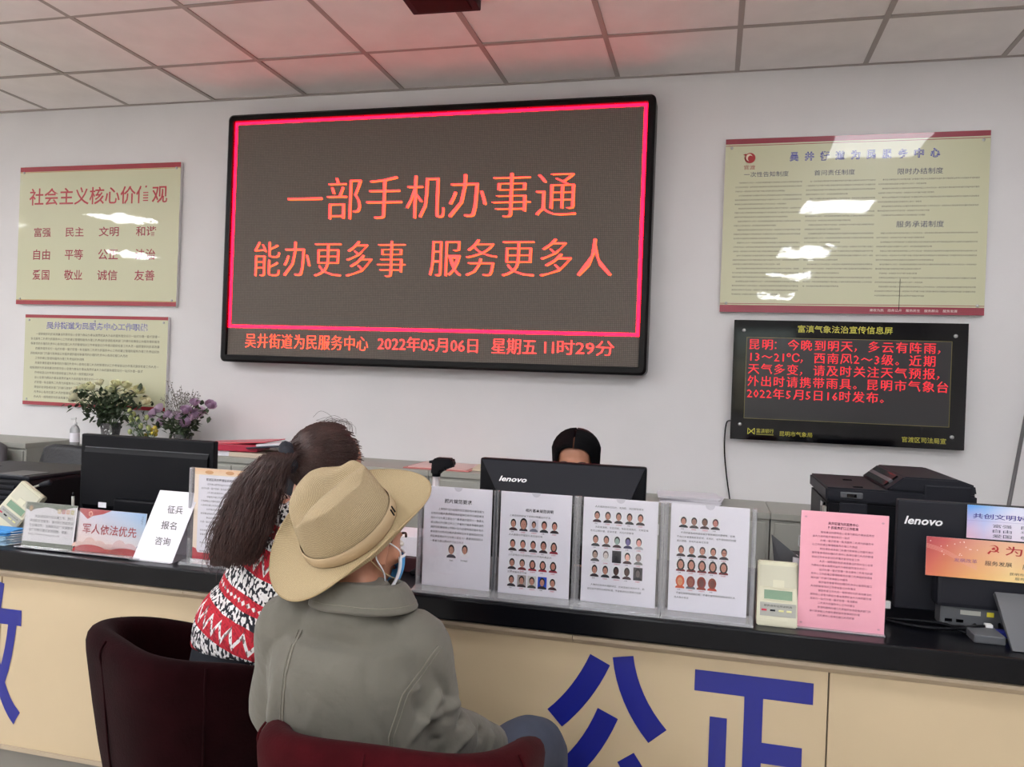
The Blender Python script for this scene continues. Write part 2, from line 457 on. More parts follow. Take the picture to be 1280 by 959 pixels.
# dark ceiling box seen at the top edge
t = thing('ceiling_sensor_box', 'dark grey box fixed under the ceiling at the top edge of the photo', 'ceiling box', (-.53, -1.16, ZC - .004), (0, 0, .03))
MB().box(-.15, .15, -.2, .2, -.045, 0, .006).build('housing', M['black2'], t)
MB().box(-.12, .12, -.17, .17, -.052, -.044, .004).build('cover', M['black'], t)

# ------------------------------------------------------------------ service counter
ct = thing('service_counter', 'long cream service counter with black stone top and blue characters on its front', 'counter', (0, -1.6, 0))
O = (0, -1.6, 0)
MB().box(-4.2, 3.2, -2.0, -1.22, .705, .77, .006).build('counter_top', M['slab'], ct, off=O)
mo = [-4.2, -2.2, -.982, .268, 1.52, 3.2]
for a, b in zip(mo[:-1], mo[1:]):
    MB().prism([(-1.90, .704), (-1.975, .704), (-1.985, .698), (-1.985, .688), (-1.972, .678), (-1.966, .672), (-1.90, .672)], a + .001, b - .001).build('moulding', M['mould'], ct, off=O)
pj_ = [-4.0, -3.035, -1.71, -.382, .945, 2.27, 3.2]
for a, b in zip(pj_[:-1], pj_[1:]):
    MB().box(a + .002, b - .002, -1.96, -1.93, .098, .676, .0015).build('front_panel', M['beige'], ct, off=O)
MB().box(-4.0, 3.2, -1.945, -1.93, .05, .69).build('backing', M['kick'], ct, off=O)
MB().box(-4.0, 3.2, -1.966, -1.935, .085, .099).build('bottom_trim', M['mould'], ct, off=O)
MB().box(-4.0, 3.2, -1.95, -1.92, 0, .086).build('kick_board', M['kick'], ct, off=O)
for x in (-4.0, -1.7, .94, 3.17): MB().box(x, x + .03, -1.93, -1.28, 0, .705).build('side_panel', M['beige'], ct, off=O)
chars = [('高', -2.36, .31, .17, .655), ('效', -1.93, .315, .17, .655), ('便', -.985, .315, .17, .655), ('民', -.52, .31, .17, .655)]
for ch, x, w_, z0, z1 in chars:
    text_obj(ct, 'blue_character', ch, x, z0, x + w_, z1, -.3615, M['blue'], off=.018)
# the two characters in full view are drawn stroke by stroke (gong, zheng)
def arcstroke(pts, ws):
    out_l, out_r = [], []
    P = [Vector((p[0], p[1])) for p in pts]
    C = []
    n = 8
    for i in range(n + 1):
        t = i / n; C.append(P[0] * (1 - t) ** 2 + P[1] * 2 * t * (1 - t) + P[2] * t * t)
    for i, c in enumerate(C):
        d = (C[min(i + 1, n)] - C[max(i - 1, 0)]).normalized(); nn = Vector((-d.y, d.x)); t = i / n
        w = ws[0] * (1 - t) + ws[1] * t
        out_l.append(c + nn * w / 2); out_r.append(c - nn * w / 2)
    return out_l, out_r
def stroke_obj(strokes):
    m = MB()
    for L, R in strokes:
        n = len(L); vs = [(p.x, -.3615, p.y) for p in L] + [(p.x, -.3615, p.y) for p in R]
        m.add(vs, [(i, i + 1, n + i + 1, n + i) for i in range(n - 1)])
    return m.build('blue_character', M['blue'], ct, recalc=False)
V2 = lambda x, z: Vector((x, z))
stroke_obj([arcstroke([(.345, .632), (.30, .525), (.222, .452)], (.062, .062)),
            arcstroke([(.408, .648), (.425, .53), (.51, .44)], (.058, .064)),
            arcstroke([(.372, .485), (.325, .36), (.235, .285)], (.062, .062)),
            arcstroke([(.235, .262), (.36, .262), (.50, .285)], (.06, .06)),
            arcstroke([(.425, .37), (.47, .31), (.51, .225)], (.055, .06))])
def bar(x0, z0, x1, z1): return ([V2(x0, z0), V2(x1, z0)], [V2(x0, z1), V2(x1, z1)])
stroke_obj([bar(.604, .637, .908, .580), bar(.735, .580, .783, .235), bar(.783, .463, .885, .408), bar(.647, .515, .692, .235), bar(.590, .235, .925, .178)])

# ------------------------------------------------------------------ cabinets along the back wall
def cabinet(x0, x1, z, label, cab=None):
    o = thing('steel_cabinet', label, 'cabinet', ((x0 + x1) / 2, -.2, 0), group=None); q = ((x0 + x1) / 2, -.2, 0)
    MB().box(x0 + .003, x1 - .003, -.39, -.01, 0, z - .028).build('body', M['metal'], o, off=q)
    MB().box(x0 + .001, x1 - .001, -.402, -.005, z - .03, z, .003).build('top', M['metal'], o, off=q)
    m = (x0 + x1) / 2
    for a, b in ((x0 + .02, m - .003), (m + .003, x1 - .02)):
        d = MB().box(a, b, -.40, -.388, .06, z - .045, .003).build('door', M['metal'], o, off=q)
        wx = (b - a)
        fr = MB()
        fa, fb, fc, fd = a + wx * .28, b - wx * .28, z - .14, z - .09
        for r_ in ((fa, fb, fc, fc + .005), (fa, fb, fd - .005, fd), (fa, fa + .005, fc, fd), (fb - .005, fb, fc, fd)): fr.box(r_[0], r_[1], -.405, -.399, r_[2], r_[3])
        fr.build('label_holder', M['white'], d, off=q)
        hx = b - .05 if a < m - .01 else a + .03
        MB().box(hx, hx + .02, -.41, -.399, z * .5, z * .5 + .1, .003).build('handle', M['chrome'], d, off=q)
    return o
cabinet(-5.0, -4.1, .94, 'grey steel cabinet farthest left along the back wall')
cabinet(-4.1, -3.2, .94, 'grey steel cabinet at the left edge of the photo, its right side bare')
cabinet(-2.97, -2.23, .94, 'grey steel cabinet carrying the vase of cream roses')
cabinet(-2.23, -1.49, .94, 'grey steel cabinet carrying the red folders')
cabinet(-1.49, -.745, .94, 'grey steel cabinet behind the ponytailed woman and the straw hat')
cabinet(-.745, .12, .94, 'grey steel cabinet carrying the pink clipboard behind the black-handled pole')
cabinet(.12, .895, .85, 'grey steel cabinet carrying the loose white papers right of the clerk')
cabinet(.895, 1.67, .85, 'grey steel cabinet behind the pink notice and multifunction printer')
cabinet(1.67, 2.45, .85, 'grey steel cabinet at the right end of the back wall')
# ------------------------------------------------------------------ things on the back wall
def board(name, label, cat, x0, x1, z0, z1, thick, m_side, tilt=0.0):
    o = thing(name, label, cat, (x0, -.004, z0), (0, 0, 0)); w, h = x1 - x0, z1 - z0
    MB().box(0, w, -thick, 0, 0, h, .003).build('panel', m_side, o)
    return o, w, h
def screws(o, w, h, y, du=.03, dv=.035, r=.007, mid=False):
    pts = [(du, dv), (w - du, dv), (du, h - dv), (w - du, h - dv)] + ([(w / 2, h - dv)] if mid else [])
    for u, v in pts:
        s_ = MB(); s_.lathe([(0, 0), (r, 0), (r, .003), (r * .6, .005), (0, .0055)], seg=12)
        s_.build('screw', M['screw'], o, True, loc=(u, y, v), rot=(pi / 2, 0, 0))
CREAM = (205, 205, 172); DRED = (160, 38, 52)
SRC_DUTY = '一按照便民利民高效廉洁的原则全心全意为群众办事认真贯彻以人为本的服务理念实行一站式办理一窗式受理一条龙服务二负责为民服务中心工作的建立管理和服务办理三负责组织协调各相关部门开展行政审批公共服务便民服务等事项的办理四负责中心各岗位窗口人员的管理培训工作考核登记办件情况督促检查工作人员'
# board one: the values
o, w, h = board('wall_board', 'cream wall board with the large red title above twelve short red words, upper left', 'sign', -3.690, -2.518, 1.775, 2.642, .022, M['white'])
p = Print()
p.rect(0, 0, w, h, CREAM, 1); p.rect(0, 0, w, .026, DRED, 2); p.rect(0, h - .03, w, h, DRED, 2)
p.rect(0, .027, w, .031, (190, 150, 80), 2); p.rect(0, h - .036, w, h - .032, (190, 150, 80), 2)
U = lambda x: (x - 105) / 920 * w
V = lambda y: (905 - y) / 770 * h
p.text('社会主义核心价值观', U(165), V(352), U(957), V(255), (176, 30, 44), 3, off=.012)
for cols, y0, y1 in (('富强 民主 文明 和谐', 475, 528), ('自由 平等 公正 法治', 597, 655), ('爱国 敬业 诚信 友善', 711, 768)):
    for k, t in enumerate(cols.split()):
        a, b = ((200, 300), (387, 493), (580, 694), (790, 902))[k]
        p.text(t, U(a), V(y1), U(b), V(y0), (150, 28, 52), 3, off=.012)
p.build('printed_face', M['board'], o, (0, -.0222, 0)); screws(o, w, h, -.0225)
# board two: duties
o, w, h = board('wall_board', 'cream wall board of small print under a blue title, lower left behind the cream roses', 'sign', -3.612, -2.568, 1.143, 1.711, .022, M['white'])
p = Print(); p.rect(0, 0, w, h, CREAM, 1); p.rect(0, 0, w, .022, DRED, 2); p.rect(0, h - .02, w, h, DRED, 2)
p.text('吴井街道为民服务中心工作职能', w * .155, h * .842, w * .865, h * .925, (44, 46, 138), 3, off=.03)
p.text('吴井街道为民服务中心工作职能', w * .155, h * .842, w * .865, h * .925, (206, 204, 214), 4, off=-.012)
i = 0
rows = [(3, 1), (2, .7), (1, .5), (2, .8), (1, .6), (1, .7), (1, .6), (1, .8), (1, .9), (1, .8)]
y = h * .775; n_ = 0
for a, (k, l) in enumerate(rows):
    p.para(SRC_DUTY, w * .045, y, w * .92, k, h * .0535, .0185, (44, 38, 46), 2, l, i0=a * 31); y -= k * h * .0535
p.build('printed_face', M['board'], o, (0, -.0222, 0)); screws(o, w, h, -.0225, mid=True)
# large regulation board, right
o, w, h = board('wall_board', 'large cream regulations board with blue headings and four text columns, upper right', 'sign', .640, 1.838, 1.790, 2.658, .024, M['white'])
p = Print(); p.rect(0, 0, w, h, CREAM, 1)
DR2 = (150, 50, 68)
p.rect(0, 0, w, .036, DR2, 2); p.rect(0, .042, w, .045, DR2, 2); p.rect(0, h - .026, w, h, DR2, 2); p.rect(0, h - .036, w, h - .033, DR2, 2)
U = lambda x, y: (x - (70 - (y - 90) * .045)) / (1165 + (y - 40) * .01) * w
def V(x, y):
    top = 92 - (x - 70) / 1165 * 50; bot = 860 + (x - 35) / 1175 * 20
    return (bot - y) / (bot - top) * h
def T(body, x0, y0, x1, y1, c, **k): p.text(body, U(x0, y1), V(x0, y1), U(x1, y1), V(x0, y0), c, 3, **k)
tt = '吴井街道为民服务中心'
for k, ch in enumerate(tt):
    cx = .275 + .0588 * k
    p.text(ch, (cx - .018) * w, h * .862, (cx + .018) * w, h * .914, (40, 46, 150), 3, off=.045)
    p.text(ch, (cx - .016) * w, h * .866, (cx + .016) * w, h * .910, (216, 218, 226), 4, off=-.02)
p.text('一次性告知制度', .078 * w, .778 * h, .255 * w, .808 * h, (48, 48, 92), 3)
p.text('首问责任制度', .355 * w, .778 * h, .51 * w, .808 * h, (48, 48, 92), 3)
p.text('限时办结制度', .67 * w, .772 * h, .835 * w, .806 * h, (48, 48, 92), 3)
p.text('服务承诺制度', .672 * w, .48 * h, .845 * w, .515 * h, (48, 48, 92), 3)
# round red seal-like mark
cx, cy = .1 * w, .888 * h
p.ell(cx, cy, .026, .026, (170, 30, 36), 3, 20); p.ell(cx - .004, cy + .003, .016, .018, (226, 205, 180), 4, 14); p.ell(cx + .002, cy - .002, .013, .015, (170, 30, 36), 5, 12)
p.poly([(cx - .034, cy + .018), (cx - .01, cy + .006), (cx - .02, cy + .022)], (170, 30, 36), 3); p.poly([(cx - .03, cy + .002), (cx - .008, cy - .002), (cx - .016, cy - .014)], (170, 30, 36), 3)
p.text('官渡', cx - .028, cy - .058, cx + .026, cy - .036, (150, 30, 40), 3)
SRC = '为民服务中心实行一次性告知制度即服务对象到窗口办理有关事项或咨询时窗口工作人员应当一次性告知办理该事项的依据时限程序及所需的全部材料对资料不齐全的应一次告知补齐对不属于本窗口受理的事项应说明理由并引导到相关部门办理首问责任人应热情接待认真负责不得推诿扯皮限时办结服务承诺按规定时间完成接受群众监督'
ink = (62, 58, 66)
p.para(SRC, .045 * w, .742 * h, .27 * w, 27, .0247 * h, .0088, ink, 2, .7, 0, 3, (3, 6, 9, 11, 14, 17, 20, 23))
p.para(SRC, .325 * w, .742 * h, .27 * w, 25, .0247 * h, .0088, ink, 2, .6, 40, 5, (4, 7, 10, 12, 15, 19, 22))
p.para(SRC, .60 * w, .742 * h, .37 * w, 9, .0247 * h, .0088, ink, 2, .5, 90, 7, (2, 4, 6, 8))
p.para(SRC, .60 * w, .445 * h, .37 * w, 15, .0247 * h, .0088, ink, 2, .5, 20, 7, (2, 4, 7, 9, 10, 12))
for k, t in enumerate(('廉政为民', '政务公开', '服务民生', '服务群众', '服务发展')):
    p.text(t, (.585 + .067 * k) * w, .012, (.585 + .067 * k + .052) * w, .025, (235, 220, 215), 3)
p.build('printed_face', M['board'], o, (0, -.0242, 0)); screws(o, w, h, -.0245, .03, .045)
# little cord stub seen over the board
c_ = MB(); c_.tube([(.83, -.026, .02), (.831, -.027, .17)], .0012, 6); c_.build('cord', M['black'], o)

# ------------------------------------------------------------------ large LED screen
X0, X1, Z0, Z1 = -2.146, .292, 1.455, 2.876
o = thing('led_screen', 'large black-framed LED screen with red characters in the middle of the back wall', 'screen', (X0, 0, Z0)); w, h = X1 - X0, Z1 - Z0
def rrect(a0, a1, b0, b1, r, n=5):
    pts = []
    for cx, cy, t0 in ((a1 - r, b1 - r, 0), (a0 + r, b1 - r, pi / 2), (a0 + r, b0 + r, pi), (a1 - r, b0 + r, 1.5 * pi)):
        for k in range(n + 1): pts.append((cx + r * cos(t0 + pi / 2 * k / n), cy + r * sin(t0 + pi / 2 * k / n)))
    return pts
fr = MB()
outs = [(rrect(0, w, 0, h, .03), -.002), (rrect(0, w, 0, h, .03), -.112), (rrect(.012, w - .012, .012, h - .012, .025), -.124), (rrect(.038, w - .038, .038, h - .038, .006), -.124), (rrect(.042, w - .042, .042, h - .042, .004), -.106)]
n = len(outs[0][0]); vs = [(p_[0], y, p_[1]) for ring, y in outs for p_ in ring]
fs = [(i * n + k, i * n + (k + 1) % n, (i + 1) * n + (k + 1) % n, (i + 1) * n + k) for i in range(len(outs) - 1) for k in range(n)]
fs.append(tuple(range(n)))
fr.add(vs, fs); fr.build('frame', M['ledframe'], o, off=None)
lm = mat('led_matrix', (112, 104, 96), .8, noise=.06, nscale=1.5)
nt = lm.node_tree; b_ = nt.nodes['Principled BSDF']
tc = node(lm, 'ShaderNodeTexCoord'); br = node(lm, 'ShaderNodeTexBrick'); br.offset = 0
br.inputs['Scale'].default_value = 1; br.inputs['Brick Width'].default_value = .01; br.inputs['Row Height'].default_value = .01; br.inputs['Mortar Size'].default_value = .0012
br.inputs['Color1'].default_value = RGB(120, 112, 103); br.inputs['Color2'].default_value = RGB(112, 105, 97); br.inputs['Mortar'].default_value = RGB(86, 78, 73)
mp = node(lm, 'ShaderNodeMapping'); mp.inputs['Rotation'].default_value = (pi / 2, 0, 0)
nt.links.new(tc.outputs['Object'], mp.inputs[0]); nt.links.new(mp.outputs[0], br.inputs['Vector']); nt.links.new(br.outputs['Color'], b_.inputs['Base Color'])
MB().box(.04, w - .04, -.107, -.02, .04, h - .04).build('led_matrix', lm, o)
# border strips
bz0, bz1, bx0, bx1 = 1.652 - Z0, 2.836 - Z0, -2.104 - X0, .250 - X0
bs = MB(); t_ = .016
for q in ((bx0, bx1, bz1 - t_, bz1), (bx0, bx1, bz0, bz0 + t_), (bx0, bx0 + t_, bz0 + t_, bz1 - t_), (bx1 - t_, bx1, bz0 + t_, bz1 - t_)): bs.box(q[0], q[1], -.1085, -.1065, q[2], q[3])
bs.build('glowing_border', M['lededge'], o)
p = Print()
def led(body, x0, z0, x1, z1, hot=(255, 48, 44), warm=(255, 78, 10), bx=.0035):
    for k, ch in enumerate(body):
        if ch == ' ': continue
        n_ = len(body); pitch = (x1 - x0) / n_
        p = Print(); g = glyphs(ch, -.021); bx = pitch * .017; a0 = min(v[0] for v in g[0]); a1 = max(v[0] for v in g[0]); b0 = min(v[1] for v in g[0]); b1 = max(v[1] for v in g[0])
        sc = pitch / EM * .98; sz = (z1 - z0) / .93
        cx = x0 + pitch * (k + .5) - X0
        base = z0 - Z0 + .085 * sz
        dx = cx - (a0 + a1) / 2 * sc if ch not in '，。' else cx - pitch * .45
        for q, (ox, oz, col, lay) in enumerate(((.006, -.003, warm, 2), (0, 0, hot, 4), (bx, 0, hot, 5), (-bx, 0, hot, 6))):
            s_ = pitch / .24
            p.mesh2([(dx + x * sc + ox * s_, base + y * sz + oz * s_) for x, y in g[0]], g[1], col, lay)
        p.build('lit_character', M['ledtext'], o, (0, -.1075, 0))
led('一部手机办事通', -1.765, 2.262, -.085, 2.505, bx=.0048)
led('能办更多事', -1.965, 1.945, -1.015, 2.150)
led('服务更多人', -.90, 1.950, .110, 2.155)
led('吴井街道为民服务中心', -1.995, 1.538, -1.225, 1.622, bx=.0012)
def ledt(body, x0, x1, z0, z1): 
    p = Print(); p.text(body, x0 - X0, z0 - Z0, x1 - X0, z1 - Z0, (255, 46, 42), 3, off=-.012, bold_x=.0012); p.build('lit_line', M['ledtext'], o, (0, -.1075, 0))
ledt('2022年05月06日', -1.17, -.60, 1.545, 1.622); ledt('星期五', -.52, -.28, 1.545, 1.625); ledt('11', -.235, -.188, 1.555, 1.612); ledt('时29分', -.168, .125, 1.55, 1.625)
# ------------------------------------------------------------------ weather information display
X0, X1, Z0, Z1 = .713, 1.768, 1.156, 1.749
o = thing('weather_display', 'black glass weather display with five lines of red characters under the regulations board', 'screen', (X0, 0, Z0)); w, h = X1 - X0, Z1 - Z0
MB().box(.03, w - .03, -.05, -.002, .03, h - .03).build('housing', M['black'], o)
MB().box(0, w, -.06, -.05, 0, h, .003).build('glass_front', M['gloss'], o)
sx0, sx1, sz0, sz1 = .062, w - .068, .105, h - .085
p = Print()
p.rect(sx0, sz0, sx1, sz1, (40, 39, 42), 1)
for q in ((sx0, sz0, sx1, sz0 + .0025), (sx0, sz1 - .0025, sx1, sz1), (sx0, sz0, sx0 + .0025, sz1), (sx1 - .0025, sz0, sx1, sz1)): p.rect(*q, (120, 112, 60), 2)
YL_ = (196, 190, 70)
p.text('富滇气象法治宣传信息屏', .285 * w, h - .058, .69 * w, h - .022, YL_, 2, off=.01)
p.text('昆明市气象局', .222 * w, .026, .365 * w, .05, YL_, 2); p.text('官渡区司法局宣', .745 * w, .026, .925 * w, .052, YL_, 2)
p.text('富滇银行', .118 * w, .036, .195 * w, .058, YL_, 2); p.rect(.118 * w, .027, .195 * w, .031, (150, 146, 60), 2)
lx, lz = .078 * w, .028
p.poly([(lx, lz), (lx + .014, lz + .015), (lx, lz + .03), (lx + .004, lz + .03), (lx + .02, lz + .015), (lx + .004, lz)], YL_, 2)
p.poly([(lx + .035, lz), (lx + .021, lz + .015), (lx + .035, lz + .03), (lx + .031, lz + .03), (lx + .015, lz + .015), (lx + .031, lz)], YL_, 3)
p.rect(lx, lz, lx + .003, lz + .03, YL_, 4); p.rect(lx + .032, lz, lx + .035, lz + .03, YL_, 4)
p.build('printed_marks', print_mat('display_print', .3, .08), o, (0, -.0602, 0))
p = Print()
wl = print_mat('weather_led_text', emit=1.1)
lines = ['昆明：今晚到明天，多云有阵雨，', '13～21℃，西南风2～3级。近期', '天气多变，请及时关注天气预报，', '外出时请携带雨具。昆明市气象台', '2022年5月5日16时发布。']
PW = (sx1 - sx0 - .012) / 15
for r_, t in enumerate(lines):
    x = sx0 + .008; zb = sz1 - .062 - r_ * .0605
    for ch in t:
        half = ch in '0123456789'
        wd = PW * (.5 if half else 1)
        g = glyphs(ch, -.004, 0, 1)
        b = [v[0] for v in g[0]]; a0, a1 = min(b), max(b)
        sc = PW * .93 / EM; dx = x + (wd - (a1 - a0) * sc) / 2 - a0 * sc if ch not in '，。：' else x + .004 - a0 * sc
        szz = .0565
        p = Print(); p.mesh2([(dx + px * sc, zb + .006 + py * szz) for px, py in g[0]], g[1], (235, 40, 52), 2); p.mesh2([(dx + px * sc + .0012, zb + .006 + py * szz) for px, py in g[0]], g[1], (235, 40, 52), 3); p.build('lit_character', wl, o, (0, -.0604, 0))
        x += wd
for u, v in ((.048, h - .052), (w - .055, h - .06), (.045, .075), (w - .055, .06)):
    s_ = MB(); s_.lathe([(0, 0), (.009, 0), (.009, .004), (.006, .007), (0, .0075)], seg=14); s_.build('screw', M['screw'], o, True, loc=(u, -.06, v), rot=(pi / 2, 0, 0))
c_ = MB(); c_.tube([(-.0, -.03, .09), (-.02, -.02, .07), (-.024, -.012, -.05), (-.01, -.012, -.18), (.012, -.014, -.31)], .0035, 6, n=6)
c_.build('power_cable', M['black'], o, True)
# leaning pole at the right edge
t = thing('leaning_pole', 'thin grey metal pole leaning against the back wall at the right edge', 'pole', (1.70, -.47, 0))
MB().tube([(0, 0, 0), (.36, .45, 1.55)], .0085, 10).build('shaft', mat('pole_metal', (112, 110, 112), .4, metal=.4), t, True)
MB().tube([(-.001, -.001, 0), (.006, .006, .03)], .013, 10).build('rubber_tip', M['black'], t, True)
# cable trunk line
# ------------------------------------------------------------------ things on the counter
CT = .7702
def office_chair(label, x, y, rz, top, mback, w=.5, group=None):
    o = thing('office_chair', label, 'chair', (x, y, 0), (0, 0, rz), group)
    b = MB(); n = 14; rows = []
    H = top - .55
    b.tube([(0, .22, .52), (0, .235, .52 + H * .5), (0, .26, top - .06)], [(w * .42, .04), (w * .5, .055), (w * .42, .045)], 20, (1, 0, 0), n=5, caps='round', power=2.8)
    b.build('backrest', mback, o, True)
    MB().box(-.24, .24, -.24, .22, .43, .52, .035).build('seat', mback, o, True)
    for s in (-1, 1):
        a = MB(); a.tube([(s * .27, .18, .5), (s * .28, .15, .68), (s * .28, -.1, .69), (s * .27, -.14, .5)], .018, 8, n=4); a.build('armrest', M['black'], o, True)
    MB().tube([(0, 0, .1), (0, 0, .43)], .028, 10).build('gas_lift', M['chrome'], o, True)
    for k in range(5):
        t = 2 * pi * k / 5
        g_ = MB(); g_.tube([(0, 0, .09), (.28 * cos(t), .28 * sin(t), .06)], [.028, .016], 8); leg = g_.build('leg', M['black'], o, True)
        MB().ball((.28 * cos(t), .28 * sin(t), .026), .026, 10, 8).build('castor', M['black'], leg, True)
    return o
office_chair('black leather office chair whose back shows above the printer, left edge', -2.80, -.75, 0, .985, M['leather'], .42)
office_chair('black office chair behind the left monitor, only a round shoulder showing', -2.20, -.75, .1, .99, M['black2'], .26)
office_chair('grey fabric office chair cut off by the left edge of the photo', -3.42, -.74, -.1, .975, mat('grey_fabric', (92, 90, 94), .9), .36)
office_chair('black office chair behind the right monitor at the right edge', 2.45, -.72, 0, .945, M['black2'], .44)

def desk(x0, x1, y0, y1, label):
    o = thing('side_desk', label, 'desk', ((x0 + x1) / 2, (y0 + y1) / 2, 0)); q = o.location.copy()
    MB().box(x0, x1, y0, y1, .74, .77, .003).build('desk_top', M['black2'], o, off=q)
    for x in (x0 + .02, x1 - .05): MB().box(x, x + .03, y0 + .02, y1 - .02, 0, .74).build('side_panel', M['metal2'], o, off=q)
desk(.93, 2.1, -1.215, -.83, 'dark side desk under the multifunction printer')
desk(-3.0, -1.95, -1.215, -1.0, 'dark side desk under the silver-rimmed black machine on the left')

# --- acrylic A4 stands
def stand(name, label, xc, w=.235, h=.312, y=-1.93, rx=0.0, group='clear acrylic A4 stands on the counter front'):
    o = thing(name, label, 'sign holder', (xc, y, CT), (rx, 0, 0), group)
    MB().box(-w / 2, w / 2, -.0065, -.005, .004, h, .0004).build('front_sheet', M['acr'], o)
    MB().box(-w / 2, w / 2, .0025, .0045, .004, h - .004, .0004).build('back_sheet', M['acr'], o)
    for s in (-1, 1):
        MB().box(s * (w / 2) - .006, s * (w / 2) + .006, -.006, .012, .003, h - .003, .002).build('side_rail', M['acr_edge'], o)
    MB().prism([(-.052, .0005), (.05, .0005), (.05, .004), (.004, .007), (-.006, .013), (-.05, .006)], -w / 2 - .004, w / 2 + .004).build('base', M['acr_base'], o)
    MB().box(-w / 2, w / 2, -.054, -.050, .0005, .010, .001).build('front_lip', M['acr_edge'], o)
    return o
PAPER = (233, 231, 240)
def sheet(o, w=.21, h=.297, z=.012, notch=True, col=PAPER):
    MB().box(-w / 2, w / 2, -.001, .001, z, z + h).build('paper', M['paper'], o)
    p = Print()
    if notch: p.ell(0, h + .001, .013, .013, (205, 203, 212), 1, 10, pi, 2 * pi)
    return p
INK = (58, 56, 64)
SRC_P = '上传照片应为近期免冠正面彩色头像背景为白色无边框人像清晰层次丰富神态自然无明显畸变照片尺寸为宽三百五十八像素高四百四十一像素头部占照片尺寸的三分之二不着制式服装常戴眼镜的居民应配戴眼镜'
def T2(p, body, x0, y0, x1, y1, col=INK, off=.012): p.text(body, x0, y0, x1, y1, col, 2, off=off, res=1)
SKIN = (188, 138, 120)
def rowp(p, x, ys, n, kinds=None, pitch=.0305, w=.0262, h=.036):
    for k in range(n):
        kw = dict(skin=(186 + (k * 13 + int(ys * 999)) % 14, 136, 118), coat=((40, 36, 46), (52, 40, 48), (38, 44, 52), (46, 34, 40), (60, 30, 42))[(k + int(ys * 700)) % 5])
        if kinds and k in kinds: kw.update(kinds[k])
        p.portrait(x + k * pitch, ys, w, h, **kw)
        p.line('合格照片示例'[:2 + k % 3], x + k * pitch + .006, ys - .0055, .0042, .004, (190, 60, 70) if k % 3 else INK)
# stand 1
o = stand('acrylic_stand', 'clear acrylic stand nearest the straw hat, sheet with one text block and two portraits', -.0975)
p = sheet(o); T2(p, '照片规范要求', -.041, .249, .043, .262)
p.para(SRC_P, -.083, .228, .166, 8, .0137, .0075, INK, 3, .85)
p.portrait(-.030, .088, .030, .042, coat=(70, 74, 84)); p.portrait(.012, .092, .029, .040, coat=(232, 232, 236), bg=(238, 238, 242))
p.line('合格', -.020, .078, .0055, .005, INK); p.line('不合格照', .014, .080, .0055, .005, INK)
p.build('printed_text', M['print'], o, (0, -.0012, .012))
# stand 2
o = stand('acrylic_stand', 'clear acrylic stand under the centre monitor with four rows of portraits, one on bright blue', .139)
p = sheet(o); T2(p, '相片基本规范说明', -.030, .241, .052, .251)
for yy, t in ((.226, '上身应由肩部以下两侧对称露出大于五'), (.170, '人人像要求不着装头发压眉毛等'), (.1115, '上衣颜色应与背景色区分为不得人像太大'), (.0615, '无表情露肩穿无袖')):
    p.line(t, -.078 + (0 if yy > .1 else 0), yy, .0072, .0066, INK)
x0 = -.078
rowp(p, x0, .185, 5, {1: dict(head=1.35), 2: dict(head=.8, coat=(120, 122, 140), bg=(214, 212, 222))})
rowp(p, x0, .126, 5, {3: dict(head=1.1), 4: dict(coat=(150, 40, 60), long=True)})
rowp(p, x0, .072, 5, {2: dict(coat=(160, 40, 60), long=True), 3: dict(coat=(160, 40, 60), long=True), 4: dict(coat=(150, 36, 56), long=True), 1: dict(coat=(110, 30, 40))}, h=.034)
rowp(p, x0, .022, 5, {1: dict(bg=(168, 160, 156)), 3: dict(bg=(20, 70, 190)), 2: dict(bg=(205, 204, 200), coat=(70, 74, 70))}, h=.035)
p.build('printed_text', M['print'], o, (0, -.0012, .012))
# stand 3
o = stand('acrylic_stand', 'clear acrylic stand whose third portrait row holds a solid dark picture', .383)
p = sheet(o)
p.line('人人像亮度不均匀光，无阴影，无红眼等情况', -.072, .270, .0068, .0064, INK)
rowp(p, -.078, .228, 5, None, .0305, .0255, .034)
p.line('无背景清晰，无任何斑，色彩还原真实，无明显偏', -.070, .212, .0068, .0064, INK); p.line('色无过曝欠曝，层次丰富，无闪光现象等', -.083, .201, .0068, .0064, INK)
rowp(p, -.080, .160, 5, {2: dict(skin=(150, 175, 165)), 3: dict(skin=(120, 110, 160), coat=(50, 50, 90)), 4: dict(skin=(235, 170, 160), coat=(170, 170, 180))}, .0305, .0255, .034)
rowp(p, -.080, .117, 5, {0: dict(skin=(190, 165, 150), coat=(90, 90, 92)), 1: dict(skin=(225, 215, 210), hair=(120, 110, 110), coat=(228, 228, 230)), 2: dict(bg=(54, 54, 60), skin=(48, 48, 54), hair=(44, 44, 50), coat=(40, 40, 46)), 3: dict(skin=(245, 190, 175)), 4: dict(skin=(170, 150, 145), hair=(110, 100, 100), coat=(120, 120, 120))}, .0305, .0255, .034)
rowp(p, -.080, .073, 5, {2: dict(skin=(80, 52, 46)), 3: dict(skin=(74, 48, 44)), 4: dict(bg=(70, 68, 72), skin=(110, 100, 98))}, .0305, .0255, .036)
p.line('人像照应合本人相貌特征，应以直接反映本人外，脸', -.077, .048, .0066, .0062, INK); p.line('部正部不得化妆美颜处理，不宜有遮挡五官情况拍摄', -.086, .036, .0066, .0062, INK)
p.build('printed_text', M['print'], o, (0, -.0012, .012))
